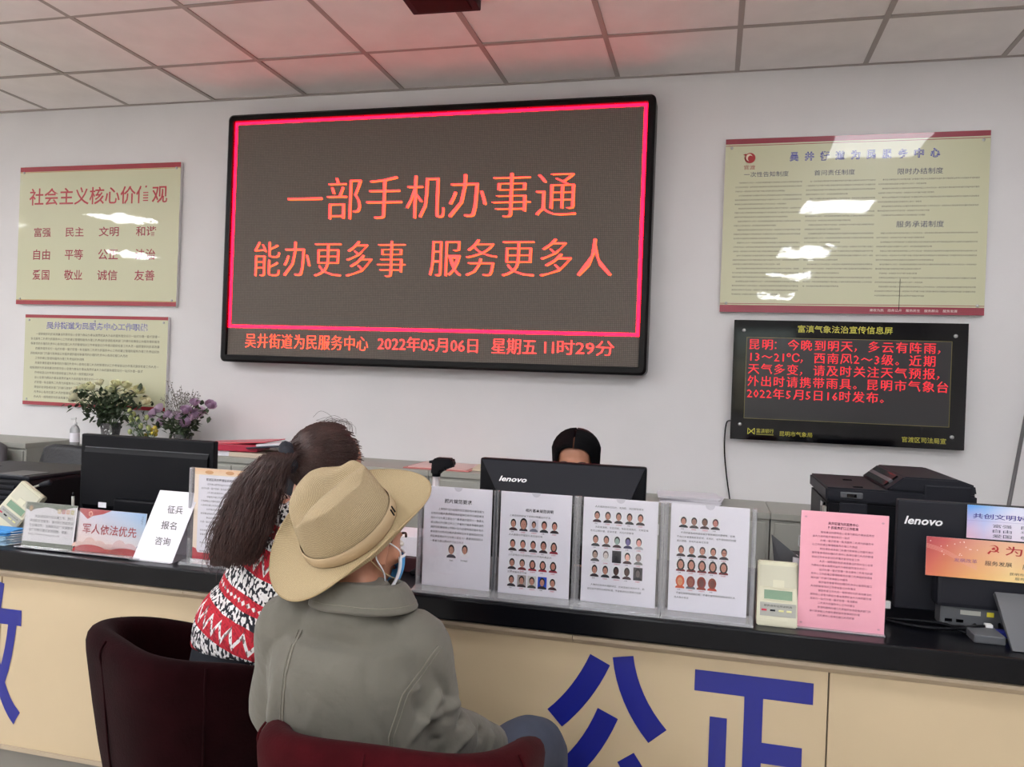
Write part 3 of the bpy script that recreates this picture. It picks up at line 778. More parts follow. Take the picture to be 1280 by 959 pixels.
# stand 4
o = stand('acrylic_stand', 'clear acrylic stand beside the card reader, bottom portraits in orange hoods', .628)
p = sheet(o)
rowp(p, -.083, .232, 4, {1: dict(skin=(150, 110, 96)), 2: dict(skin=(130, 95, 80)), 3: dict(skin=(190, 120, 110), hair=(60, 20, 24))}, .0285, .0255, .032)
for k, t in enumerate(('不得佩戴各类饰品如帽子等眼镜反光墨镜等，如果', '不端庄穿着露胸肩背低领，吊带衫，也不得穿制式校服', '或过透服，影响人脸真实性等')):
    p.line(t, -.083 + (.006 if k == 0 else -.004), .2155 - .0115 * k, .0066, .0062, INK)
rowp(p, -.087, .152, 5, {1: dict(hair=(90, 88, 92)), 2: dict(hair=(70, 60, 64)), 4: dict(glasses=True)}, .0288, .0255, .033)
rowp(p, -.087, .111, 5, {k: dict(coat=(120, 28, 40), long=True, head=1.15) for k in range(5)}, .0288, .0262, .035)
rowp(p, -.087, .064, 4, {0: dict(hood=(210, 90, 50), coat=(205, 80, 45), head=1.15, skin=(220, 150, 110)), 1: dict(hood=(130, 50, 46), coat=(90, 90, 104), head=1.1, skin=(150, 80, 64)), 2: dict(hood=(140, 48, 40), coat=(150, 60, 46), head=1.15, skin=(110, 60, 56)), 3: dict(hood=(140, 60, 44), coat=(200, 70, 50), head=1.05, skin=(120, 60, 50))}, .0288, .0262, .036)
p.line('不着化妆修饰遮面红唇，不着过度夸张的妆容或修片人', -.084, .048, .0066, .0062, INK); p.line('其人像非常态', -.089, .036, .0066, .0062, INK)
p.build('printed_text', M['print'], o, (0, -.0012, .012))
# tall frame behind the ponytail
o = stand('acrylic_stand', 'clear acrylic stand left of the ponytail, red-bordered notice with small print', -.905, w=.24, h=.312, y=-1.90)
MB().box(-.108, .108, -.001, .001, .012, .309).build('paper', M['paper'], o)
p = Print(); w, h = .216, .297
X = lambda u: -w / 2 + u * w
p.poly([(X(0), h * .93), (X(1), h * .93), (X(1), h), (X(0), h)], [(240, 214, 180), (246, 226, 200), (238, 200, 160), (232, 190, 150)], 1)
p.rect(X(0), 0, X(.07), h * .93, (244, 226, 206), 1); p.rect(X(.93), 0, X(1), h * .93, (244, 226, 206), 1)
p.rect(X(0), 0, X(1), .022, (188, 44, 60), 2); p.poly([(X(0), .022), (X(.09), .022), (X(.06), .034), (X(0), .038)], (188, 44, 60), 2)
for q in ((.25, .96, .03), (.6, .965, .022), (.8, .955, .028)): p.ell(X(q[0]), h * q[1], .016, .006, (214, 160, 110), 3, 10)
T2(p, '官渡区吴井街道征兵政策咨询说明', X(.2), h * .865, X(.86), h * .895, (64, 60, 78))
p.para(SRC_DUTY, X(.12), h * .82, w * .76, 17, .0137, .0072, (84, 80, 92), 3, .8, 20, 3, (2, 3, 6, 8, 10, 13, 15))
p.build('printed_text', M['print'], o, (0, -.0012, .012))

# --- pink laminated notice
o = thing('pink_notice', 'pink laminated notice standing right of the ivory card reader', 'sign', (.972, -1.925, CT), (.03, 0, 0)); w, h = .216, .312
MB().box(-w / 2, w / 2, -.0016, 0, .004, h + .004, .0003).build('paper', M['pink'], o)
MB().box(-w / 2 - .002, w / 2 + .002, .0005, .003, .001, h, .0005).build('back_sheet', M['acr'], o)
MB().box(-w / 2 - .002, w / 2 + .002, -.012, .05, .0003, .0035, .001).build('base', M['acr_base'], o)
p = Print(); INKP = (128, 84, 104)
p.text('吴井街道为民服务中心', -.040, .278, .035, .286, (96, 60, 80), 2, off=.015, res=1); p.text('便民服务窗口工作职责', -.040, .267, .035, .275, (96, 60, 80), 2, off=.015, res=1)
p.para(SRC_DUTY, -.078, .255, .158, 21, .01115, .0066, INKP, 3, .8, 7, 3, (2, 4, 7, 9, 12, 14, 17, 18, 20))
for u, v in ((-.096, .296), (.094, .292), (-.098, .012), (.094, .012)): p.ell(u, v, .0035, .0025, (200, 150, 160), 2, 8)
p.build('printed_text', M['print'], o, (0, -.0020, .004))

# --- ivory card reader, twice
def reader():
    o = thing('card_reader', 'ivory card reader with green display between the last stand and the pink notice', 'card reader', (.8115, -1.945, CT), (-.12, 0, 0), 'ivory card readers')
    b = MB(); b.prism([(0, .0), (.075, .0), (.05, .165), (.028, .172), (.014, .168), (0, .016)], -.052, .052); me = b
    bm = bmesh.new(); m_ = b.mesh('x'); bm.from_mesh(m_); bmesh.ops.recalc_face_normals(bm, faces=bm.faces); bmesh.ops.bevel(bm, geom=bm.edges[:], offset=.003, segments=2, affect='EDGES')
    m2 = bpy.data.meshes.new('case'); bm.to_mesh(m2); bm.free(); link('case', m2, o, M['ivory'])
    a = math.atan2(.014, .152)
    e = lambda z: .014 * (z - .016) / .152
    def plate(nm, x0, x1, z0, z1, t, m, par=o):
        q = MB(); q.add([(x0, e(z0) - t, z0), (x1, e(z0) - t, z0), (x1, e(z1) - t, z1), (x0, e(z1) - t, z1), (x0, e(z0) + .002, z0), (x1, e(z0) + .002, z0), (x1, e(z1) + .002, z1), (x0, e(z1) + .002, z1)],
                        [(0, 1, 2, 3), (4, 7, 6, 5), (0, 4, 5, 1), (1, 5, 6, 2), (2, 6, 7, 3), (3, 7, 4, 0)]); return q.build(nm, m, par)
    lid = plate('lid', -.046, .047, .104, .160, .0022, mat('ivory_lid', (192, 190, 170), .5))
    plate('thumb_latch', -.012, .017, .101, .122, .0034, M['ivory'], lid)
    plate('display', -.034, .038, .071, .095, .0012, M['lcd'])
    for q in ((-.036, .04, .095, .0965), (-.036, .04, .0695, .071), (-.036, -.034, .071, .095), (.038, .04, .071, .095)): plate('display_rim', *q, .003, M['ivory'])
    kp = plate('key_panel', -.044, .048, .027, .062, .001, M['metal'])
    for x, c in ((-.034, 'red'), (-.012, 'black2'), (.010, 'lamp_y'), (.030, 'lamp_y')):
        plate('key', x - .006, x + .007, .040, .0445, .0028, M[c], kp)
    p = Print(); p.text('居民身份证阅读机具', -.034, .051, .038, .057, (70, 70, 74), 2, res=1); p.text('读卡验证', .006, .030, .04, .034, (70, 70, 74), 2, res=1)
    p.build('printed_text', M['print'], o, (0, .0022, 0))
    return o
M['lamp_y'] = mat('yellow_key', (216, 214, 150), .4)
r1 = reader()
r2 = copy_tree(r1); r2['label'] = 'ivory card reader leaning at the far left edge above the blue masks'
r2.location = (-1.895, -1.80, .80); r2.rotation_euler = (-.15, .60, .15)

# --- small signs on the left
def lstand(label, xc, w, h, y, rx=-.12):
    o = thing('desk_sign', label, 'sign', (xc, y, CT), (rx, 0, 0))
    MB().box(-w / 2, w / 2, -.0065, -.0045, .004, h + .006, .0003).build('front_sheet', M['acr'], o)
    MB().box(-w / 2, w / 2, -.001, .001, .005, h + .005).build('card', M['paper'], o)
    MB().box(-w / 2 - .003, w / 2 + .003, -.03, .06, .0003, .004, .001).build('base', M['acr_base'], o)
    return o
w, h = .208, .148
o = lstand('green and white printed desk sign at the left end beside the blue masks', -1.56, w, h, -1.93)
p = Print(); X = lambda u: -w / 2 + u * w; Y = lambda v: v * h
GR = (78, 98, 66)
p.rect(X(0), 0, X(1), h, (240, 238, 240), 1); p.rect(X(0), 0, X(1), Y(.105), GR, 2)
top = [(X(0), Y(.84)), (X(.1), Y(.80)), (X(.2), Y(.86)), (X(.4), Y(.91)), (X(.55), Y(.89)), (X(.68), Y(.82)), (X(.8), Y(.9)), (X(.92), Y(.95)), (X(1), Y(.96)), (X(1), Y(1)), (X(0), Y(1))]
for k in range(8): p.poly([top[k], top[k + 1], (top[k + 1][0], h), (top[k][0], h)], GR, 2)
p.ell(X(.1), Y(.86), .009, .011, (150, 110, 60), 4, 14); p.ell(X(.1), Y(.86), .005, .006, (196, 160, 90), 5, 10)
for k, c in enumerate(((214, 180, 120), (190, 60, 60), (226, 160, 120), (200, 190, 110))):
    x = X(.63 + k * .085); p.rect(x, Y(.79), x + .014, Y(.89), c, 3); p.text('欢迎来访'[k], x + .002, Y(.805), x + .012, Y(.875), (246, 240, 225), 4, res=1)
for k, t in enumerate(('欢迎退役军人及军属工作，我们', '竭诚服务您服务，请对我们的服务进', '行监督评价，如果服务态度不满意或', '有任何意见建议发到网络，谢谢。')):
    p.line(t, X(.19) if k == 0 else X(.10), Y(.665 - .105 * k), .0112, .0105, (60, 58, 62), off=.012)
p.text('http://www.mva.gov.cn/', X(.1), Y(.24), X(.72), Y(.31), (60, 58, 62), 2, res=1)
p.build('printed_face', M['print'], o, (0, -.0012, .005))
w, h = .262, .142
o = lstand('red and blue printed desk sign with large red characters left of the white card', -1.312, w, h, -1.93)
p = Print(); X = lambda u: -w / 2 + u * w; Y = lambda v: v * h
n = 8
for k in range(n):
    a, b = k / n, (k + 1) / n
    L1, R1 = (236, 214, 214), (200, 216, 236)
    mixc = lambda c, d, t: tuple(int(c[i] * (1 - t) + d[i] * t) for i in range(3))
    ca, cb = mixc((238, 206, 190), (226, 222, 236), a), mixc((238, 206, 190), (226, 222, 236), b)
    ra, rb = mixc((232, 214, 206), (150, 190, 228), a), mixc((232, 214, 206), (150, 190, 228), b)
    p.poly([(X(0), Y(a)), (X(1), Y(a)), (X(1), Y(b)), (X(0), Y(b))], [ca, ra, rb, cb], 1)
for k in range(7):
    x = .05 + k * .15; hh = .16 + .07 * ((k * 5) % 3); p.ell(X(x), Y(.1), .03, hh * h * .8, mixc((226, 190, 176), (206, 176, 186), k / 7), 2, 14, 0, pi)
for c, rr, col in ((.22, .17, (190, 50, 50)), (.75, .16, (176, 42, 46)), (.48, .1, (205, 80, 60))): p.ell(X(c), 0, .07, rr * h, col, 3, 18, 0, pi)
p.poly([(X(0), Y(1)), (X(0), Y(.93)), (X(.13), Y(.76)), (X(.2), Y(.84)), (X(.35), Y(.9)), (X(.48), Y(1))], (178, 44, 50), 3)
p.ell(X(.17), Y(.89), .009, .010, (236, 190, 160), 4, 5); p.ell(X(.17), Y(.885), .005, .006, (190, 60, 56), 5, 8)
p.poly([(X(.9), Y(.2)), (X(1), Y(.2)), (X(1), Y(.42)), (X(.96), Y(.36))], (80, 110, 150), 3)
p.text('军人依法优先', X(.075), Y(.425), X(.885), Y(.66), (170, 40, 52), 5, off=.01)
p.text('一军人荣', X(.93), Y(.72), X(.965), Y(.94), (120, 130, 160), 5, res=1)
p.build('printed_face', M['print'], o, (0, -.0012, .005))
# white tent card
w, h = .15, .225
o = thing('tent_card', 'tall white folded card with three lines of handwriting-like characters in front of the left monitor', 'sign', (-1.118, -1.945, CT), (0, 0, 0))
SH = .045   # the card leans sideways
def para_(x0, x1, y0, y1, z0, z1, s0, s1, t=.0012): return ([(x0 + s0, y0, z0), (x1 + s0, y0, z0), (x1 + s1, y1, z1), (x0 + s1, y1, z1), (x0 + s0, y0 + t, z0), (x1 + s0, y0 + t, z0), (x1 + s1, y1 + t, z1), (x0 + s1, y1 + t, z1)], [(0, 1, 2, 3), (4, 7, 6, 5), (0, 4, 5, 1), (1, 5, 6, 2), (2, 6, 7, 3), (3, 7, 4, 0)])
MB().add(*para_(-w / 2, w / 2, 0, .05, .002, h, -.012, .045)).build('front_leaf', M['paper'], o)
MB().add(*para_(-w / 2, w / 2, .11, .051, .002, h, -.012, .045)).build('back_leaf', M['paper'], o)
MB().box(-w / 2 - .015, w / 2 - .01, -.012, .11, 0, .002).build('base', M['acr_base'], o)
ti = math.atan2(.05, h)
for k, t in enumerate(('征兵', '报名', '咨询')):
    p = Print(); v = .158 - .052 * k
    sx = -.012 + .057 * v / h + .012
    p.text(t, sx - .028, v, sx + .03, v + .026, (96, 92, 96), 2, off=.006)
    p.build('printed_words', M['print'], o, (0, -.0008, 0), (-ti, 0, 0))

# --- monitors
def logo(o, x0, z0, x1, z1, y, tilt=0):
    p = Print(); p.text('lenovo', x0, z0, x1, z1, (236, 236, 238), 1, off=.022, shear=.25); return p.build('logo', M['print'], o, (0, y, 0), (tilt, 0, 0))
# centre monitor
o = thing('monitor', 'black monitor back with a wedge-shaped top behind the portrait sheets', 'monitor', (.158, -1.62, CT)); 
MB().box(-.272, .272, -.035, 0, .05, .375, .008).build('screen_housing', M['black'], o, True)
wd = MB(); zt, zb, yb, yf = .370, .264, -.034, -.082
vs = [(-.266, yb, zt), (.266, yb, zt), (.225, yf, zb), (-.195, yf, zb), (-.195, yb, zb - .004), (.225, yb, zb - .004)]
wd.add(vs, [(0, 3, 2, 1), (3, 4, 5, 2), (0, 4, 3), (1, 2, 5), (0, 1, 5, 4)]).build('wedge_cover', M['black2'], o)
p = Print(); p.text('lenovo', -.198, .046, -.106, .064, (236, 236, 238), 1, off=.022, shear=.25)
p.build('logo', M['print'], o, (0, yf - .0006, zb), (-math.atan2(yb - yf, zt - zb), 0, 0))
MB().box(-.09, .10, -.07, -.03, .15, .245, .01).build('hinge_cover', M['black'], o)
MB().box(-.05, .05, -.06, -.02, .01, .16, .008).build('neck', M['black'], o)
MB().box(-.13, .13, -.09, .1, 0, .016, .006).build('foot', M['black'], o)
MB().box(-.255, .255, .0, .002, .07, .36).build('panel', M['gloss'], o)
# left monitor
o = thing('monitor', 'plain black monitor back under the roses at the left', 'monitor', (-1.443, -1.57, CT), (0, 0, 0))
MB().box(-.291, .291, -.03, 0, .045, .368, .006).build('screen_housing', M['black'], o)
MB().prism([(-.031, .318), (-.040, .300), (-.044, .10), (-.031, .08)], -.268, .272).build('back_cover', M['black'], o)
MB().box(-.268, .272, -.0345, -.031, .3175, .3205).build('ridge', M['grey'], o)
MB().box(-.10, .10, -.075, -.04, .07, .135, .008).build('hinge_cover', M['black'], o)
MB().box(-.19, -.155, -.0455, -.044, .092, .112).build('white_label', M['paper'], o, label='white sticker')
MB().box(-.19, -.145, -.0455, -.044, .068, .078).build('grey_label', M['grey'], o)
MB().box(-.05, .05, -.06, -.03, .01, .09, .006).build('neck', M['black'], o)
MB().box(-.13, .13, -.09, .09, 0, .016, .006).build('foot', M['black'], o)
MB().box(-.275, .275, .0, .002, .06, .355).build('panel', M['gloss'], o)
# right all-in-one computer
o = thing('desktop_computer', 'large dark grey all-in-one computer with two taped banners at the right edge', 'computer', (1.47, -1.70, CT)); xo = -1.47
MB().box(1.145 + xo, 1.80 + xo, -.02, .012, .028, .336, .005).build('screen_housing', M['black2'], o)
MB().box(1.238 + xo, 1.71 + xo, -.085, -.015, .058, .238, .012).build('rear_case', M['black2'], o)
MB().box(1.25 + xo, 1.42 + xo, -.075, -.02, .008, .062, .004).build('port_bay', M['grey'], o)
MB().box(1.30 + xo, 1.35 + xo, -.0765, -.07, .040, .052).build('port_label', M['metal'], o)
MB().box(1.365 + xo, 1.382 + xo, -.077, -.07, .040, .052).build('yellow_label', mat('yellow_sticker', (214, 200, 60), .5), o, label='small yellow sticker')
for x in (1.262, 1.29): MB().box(x + xo, x + .018 + xo, -.0765, -.07, .018, .026).build('port', M['gloss'], o)
ft = MB(); ft.add([(1.375 + xo, -.245, .002), (1.62 + xo, -.245, .002), (1.62 + xo, -.10, .115), (1.375 + xo, -.10, .115), (1.375 + xo, -.235, .0), (1.62 + xo, -.235, .0), (1.62 + xo, -.085, .105), (1.375 + xo, -.085, .105)],
       [(0, 1, 2, 3), (4, 7, 6, 5), (0, 4, 5, 1), (1, 5, 6, 2), (2, 6, 7, 3), (3, 7, 4, 0)]); ft.build('stand_leg', M['grey'], o)
MB().box(1.30 + xo, 1.374 + xo, -.20, -.10, 0, .022, .004).build('stand_foot', M['grey'], o)
logo(o, 1.163 + xo, .268, 1.262 + xo, .291, -.0204)
# banners
w, h = .36, .092
p = Print(); X = lambda u: u * w; Y = lambda v: v * h
cs = [(70, 150, 226), (120, 176, 232), (214, 220, 240), (224, 214, 236), (206, 206, 236)]; cb = [(196, 204, 240), (232, 214, 238), (240, 228, 240), (238, 222, 238), (228, 214, 236)]
for k in range(4):
    a, b = (0, .12, .35, .7, 1)[k], (0, .12, .35, .7, 1)[k + 1]
    p.poly([(X(a), 0), (X(b), 0), (X(b), Y(1)), (X(a), Y(1))], [(240, 196, 216) if k == 0 else cb[k], cb[k + 1], cs[k + 1], cs[k]], 1)
p.text('共创文明城市 争做文明市民', X(.04), Y(.60), X(.96), Y(.76), (58, 52, 140), 2, off=.015)
p.rect(X(.0), Y(.53), X(1), Y(.537), (150, 140, 190), 2)
for r_, (t) in enumerate(('富强 民主 文明 和谐', '自由 平等 公正 法治', '爱国 敬业 诚信 友善')):
    for k, q in enumerate(t.split()): p.text(q, X(.18 + .19 * k), Y(.36 - .15 * r_), X(.18 + .19 * k + .13), Y(.46 - .15 * r_), (40, 36, 80), 2, res=1)
b1 = thing('banner', 'blue and pink paper banner taped to the top of the right-hand computer', 'banner', (1.321, -1.7275, CT + .243))
MB().box(0, w, -.0008, 0, 0, h).build('sheet', M['paper'], b1); p.build('printed_face', M['bannerm'], b1, (0, -.001, 0))
w, h = .42, .106
b2 = thing('banner', 'red and gold paper banner taped across the middle of the right-hand computer', 'banner', (1.205, -1.7925, CT + .143))
p = Print()
gx = [0, .12, .3, .5, .75, 1]; tc_ = [(170, 56, 72), (196, 92, 92), (214, 150, 130), (226, 180, 150), (222, 160, 130), (210, 120, 100)]; bc_ = [(214, 110, 84), (222, 140, 90), (232, 176, 110), (236, 206, 140), (238, 220, 160), (232, 200, 140)]
for k in range(5): p.poly([(X(gx[k]), 0), (X(gx[k + 1]), 0), (X(gx[k + 1]), Y(1)), (X(gx[k]), Y(1))], [bc_[k], bc_[k + 1], tc_[k + 1], tc_[k]], 1)
rr = random.Random(3)
for k in range(16): p.ell(X(rr.uniform(.02, .3)), Y(rr.uniform(.55, .96)), .0016, .0016, (240, 210, 200), 3, 5)
for k in range(5):
    pts = [(X(.0 + .06 * i), Y(.72 - .09 * i + .012 * k * 2 + .04 * sin(i))) for i in range(6)]
    for i in range(5): p.poly([pts[i], pts[i + 1], (pts[i + 1][0], pts[i + 1][1] + .0008), (pts[i][0], pts[i][1] + .0008)], (226, 160, 150), 2)
p.text('☭', X(.355), Y(.66), X(.425), Y(.90), (180, 40, 40), 4, off=.01)
p.text('为民服务', X(.46), Y(.66), X(.90), Y(.90), (170, 34, 40), 4, off=.008)
p.text('发展改革', X(.165), Y(.40), X(.30), Y(.50), (150, 90, 130), 4, res=1); p.text('服务发展', X(.345), Y(.37), X(.50), Y(.49), (50, 40, 50), 4, res=1); p.text('服务民生', X(.56), Y(.34), X(.72), Y(.47), (50, 40, 50), 4, res=1)
p.text('昆明市官渡区吴井街道办事处', X(.49), Y(.17), X(.85), Y(.24), (70, 60, 60), 4, res=1); p.text('服务热线：400-122-', X(.52), Y(.06), X(.76), Y(.13), (70, 60, 60), 4, res=1)
MB().box(0, w, -.0008, 0, 0, h).build('sheet', M['paper'], b2); p.build('printed_face', M['bannerm'], b2, (0, -.001, 0))
# cables by the computer
o = thing('cable_bundle', 'black cables lying on the counter under the right-hand computer', 'cable', (1.25, -1.80, CT))
for pts, r_ in (([(-.15, .02, .006), (-.05, -.02, .006), (.06, .0, .01), (.1, .05, .02)], .0045), ([(-.14, .04, .005), (0, .01, .014), (.05, -.03, .006), (.13, -.01, .006), (.15, .04, .03)], .004), ([(.02, -.01, .008), (.06, -.03, .02), (.12, .0, .02)], .006)):
    MB().tube(pts, r_, 8, n=6).build('cable', M['black'], o, True)
MB().box(.12, .155, -.045, -.02, .004, .022, .003).build('blue_plug', mat('blue_plug_plastic', (40, 50, 150), .4), o)
MB().box(.10, .118, -.02, 0, .006, .03, .002).build('white_plug', M['white'], o)
MB().box(-.135, -.12, .05, .065, .03, .05, .002).build('white_plug', M['white'], o)
# multifunction printer
o = thing('multifunction_printer', 'big charcoal multifunction printer with a raised document feeder, behind the pink notice', 'printer', (1.225, -1.12, CT)); xo, yo = -1.225, 1.12
def px(nm, poly, y0, y1, m, bev=.006):
    b = MB(); b.prism(poly, y0 + yo, y1 + yo, 'y'); me = b.mesh('x'); bm = bmesh.new(); bm.from_mesh(me); bmesh.ops.recalc_face_normals(bm, faces=bm.faces)
    if bev: bmesh.ops.bevel(bm, geom=bm.edges[:], offset=bev, segments=2, affect='EDGES')
    m2 = bpy.data.meshes.new(nm); bm.to_mesh(m2); bm.free(); return link(nm, m2, o, m)
A = [(1.006 + xo, .0), (1.45 + xo, .0), (1.45 + xo, .27), (1.006 + xo, .27)]
px('body', A, -1.345, -.90, M['black'])
px('scanner_lid', [(1.0 + xo, .272), (1.455 + xo, .272), (1.455 + xo, .318), (1.0 + xo, .318)], -1.352, -.895, M['black2'])
px('document_feeder', [(1.185 + xo, .319), (1.24 + xo, .366), (1.40 + xo, .366), (1.45 + xo, .350), (1.455 + xo, .319)], -1.347, -.90, M['black2'], .005)
px('feeder_slot', [(1.198 + xo, .326), (1.236 + xo, .358), (1.228 + xo, .364), (1.188 + xo, .330)], -1.29, -.95, M['gloss'], 0)
px('slot_bar', [(1.208 + xo, .336), (1.218 + xo, .345), (1.212 + xo, .352), (1.202 + xo, .343)], -1.295, -.945, M['grey'], 0)
MB().box(1.30 + xo, 1.437 + xo, -1.353 + yo, -1.343 + yo, .275, .345, .006).build('side_flap', M['black2'], o)
MB().box(1.045 + xo, 1.115 + xo, -1.358 + yo, -1.343 + yo, .285, .305, .004).build('control_panel', M['grey'], o)
MB().box(1.065 + xo, 1.095 + xo, -1.3595 + yo, -1.357 + yo, .289, .300).build('display', M['gloss'], o)
MB().box(1.045 + xo, 1.13 + xo, -1.353 + yo, -1.340 + yo, .18, .27, .004).build('paper_door', M['black2'], o)
MB().box(.998 + xo, 1.006 + xo, -1.30 + yo, -1.24 + yo, .20, .26, .002).build('side_port', M['gloss'], o)
MB().box(.997 + xo, 1.006 + xo, -1.335 + yo, -1.305 + yo, .17, .25, .002).build('side_sticker', M['metal'], o, label='grey side sticker')
for y_ in (-1.32, -1.1): MB().box(1.09 + xo, 1.12 + xo, y_ + yo, y_ + .02 + yo, .318, .321).build('lid_mark', M['gloss'], o)
# --- far left machines
o = thing('laser_printer', 'small black laser printer with slatted front at the left edge, behind the card reader', 'printer', (-2.18, -1.50, CT)); 
MB().box(-.20, .19, -.08, .25, 0, .165, .012).build('body', M['black'], o)
MB().box(-.19, .18, -.07, .2, .165, .180, .006).build('top_cover', M['black2'], o)
MB().prism([(-.07, .178), (.06, .178), (.06, .183), (-.07, .183)], .02, .15).build('output_tray', M['grey'], o)
for k in range(6): MB().box(-.19, .12, -.086, -.078, .02 + k * .022, .031 + k * .022, .002).build('slat', M['black2'], o)
MB().box(-.05, .03, -.088, -.08, .0, .018, .001).build('silver_label', M['metal'], o)
o = thing('office_machine', 'flat black machine with a silver rim behind the laser printer at the left', 'machine', (-2.33, -1.10, CT), (0, 0, .12))
MB().box(-.32, .26, -.11, .11, 0, .140, .006).build('body', M['black'], o)
MB().box(-.325, .265, -.116, .115, .141, .153, .002).build('rim', mat('silver_rim', (150, 152, 150), .35), o)
MB().box(-.31, .25, -.10, .10, .153, .160, .002).build('lid', M['black2'], o)
# gooseneck
o = thing('gooseneck_microphone', 'grey gooseneck microphone bending over beside the laser printer', 'microphone', (-1.93, -1.70, CT))
MB().lathe([(0, 0), (.035, 0), (.035, .012), (.02, .02), (0, .02)], seg=18).build('base', M['black'], o, True)
MB().tube([(0, 0, .015), (-.02, 0, .07), (.0, 0, .12), (.06, 0, .155), (.12, 0, .178)], .0045, 8, n=6).build('neck', M['metal'], o, True)
MB().tube([(.115, 0, .176), (.15, 0, .186)], [.009, .011], 10, caps='round').build('capsule', M['black2'], o, True)
# pen and holder
o = thing('pen_holder', 'clear pen stand with one upright grey pen behind the green sign', 'pen holder', (-1.605, -1.76, CT))
MB().lathe([(0, 0), (.024, 0), (.026, .1), (.022, .1), (.021, .004), (0, .004)], seg=16).build('cup', M['acr_base'], o, True)
o = thing('pen', 'grey pen standing upright in the clear holder behind the green sign', 'pen', (-1.612, -1.76, CT + .005))
MB().tube([(0, 0, 0), (-.004, 0, .15)], .005, 10).build('barrel', M['metal'], o, True); MB().tube([(-.004, 0, .15), (-.0045, 0, .163)], .0035, 8).build('cap', M['black'], o, True)
# blue masks in a pile
mm = mat('mask_blue', (70, 150, 216), .7); mm2 = mat('mask_pale', (176, 206, 226), .7)
for k in range(6):
    o = thing('face_mask', ['pale blue face mask at the bottom of the pile, left edge of the counter', 'pale blue face mask second from the bottom of the left-edge pile', 'pale blue face mask third from the bottom of the left-edge pile', 'pale blue face mask fourth from the bottom of the left-edge pile', 'bright blue face mask just under the top one of the left-edge pile', 'bright blue face mask on top of the pile at the left edge'][k], 'mask', (-1.80 + rnd.uniform(-.008, .008), -1.90 + rnd.uniform(-.005, .005), CT + .001 + k * .0082), (0, 0, rnd.uniform(-.1, .1)), 'folded face masks in a pile')
    b = MB()
    for j in range(3): b.box(-.088, .088, -.045 + .012 * j, .05 - .008 * j, .0024 * j, .0024 * j + .002, .0008)
    b.build('pleats', mm if k > 3 else mm2, o)
    MB().tube([(.085, -.03, .003), (.105, -.02, .004), (.108, .02, .004), (.085, .035, .003)], .0012, 6, n=4).build('ear_loop', M['white'], o, True)
# pole with black handle
o = thing('document_camera', 'silver pole with a black angled head rising behind the first acrylic stand', 'camera', (-.232, -1.75, CT))
MB().box(-.06, .08, -.05, .08, 0, .016, .006).build('base', M['black'], o)
MB().tube([(0, 0, .01), (0, 0, .33)], .0115, 14).build('pole', mat('silver_pole', (196, 192, 196), .3, metal=.5), o, True)
MB().tube([(0, 0, .316), (.0, 0, .34)], [.0135, .0145], 14).build('collar', M['black'], o, True)
hb = MB(); hb.prism([(-.014, .322), (.014, .322), (.017, .334), (.034, .336), (.034, .345), (.052, .345), (.060, .352), (.060, .368), (.052, .377), (.0, .377), (-.012, .366)], -.017, .017, 'y')
bm = bmesh.new(); bm.from_mesh(hb.mesh('x')); bmesh.ops.recalc_face_normals(bm, faces=bm.faces); bmesh.ops.bevel(bm, geom=bm.edges[:], offset=.004, segments=2, affect='EDGES')
m2 = bpy.data.meshes.new('head'); bm.to_mesh(m2); bm.free(); link('head', m2, o, M['black'])
# maroon box with white papers beside the hat brim
o = thing('document_box', 'dark maroon box lying between the straw hat and the first acrylic stand', 'box', (-.36, -1.68, CT)); MB().box(-.16, .1, -.08, .1, 0, .05, .004).build('lid', mat('maroon_card', (58, 28, 34), .4), o)
o = thing('paper_stack', 'white paper stack on the maroon box behind the hat wearer’s face', 'paper', (-.33, -1.68, CT + .0505)); MB().box(-.12, .045, -.07, .09, 0, .062, .001).build('sheets', M['paper'], o)
# booklet behind the reader
o = thing('booklet', 'half open white booklet leaning behind the card reader and pink notice', 'booklet', (.875, -1.86, CT), (0, 0, 0))
MB().add(*para_(-.003, .045, 0, .0, .08, .175, 0, 0)).build('page', M['paper'], o)
MB().add([( -.01, 0, 0), (.0, 0, 0), (-.005, 0, .175), (-.075, .06, .222), (-.06, .06, .10)], [(0, 1, 2, 3, 4)]).build('cover', M['grey'], o, recalc=False)
MB().box(-.02, -.004, 0, .05, 0, .172, .001).build('spine', M['paper'], o)
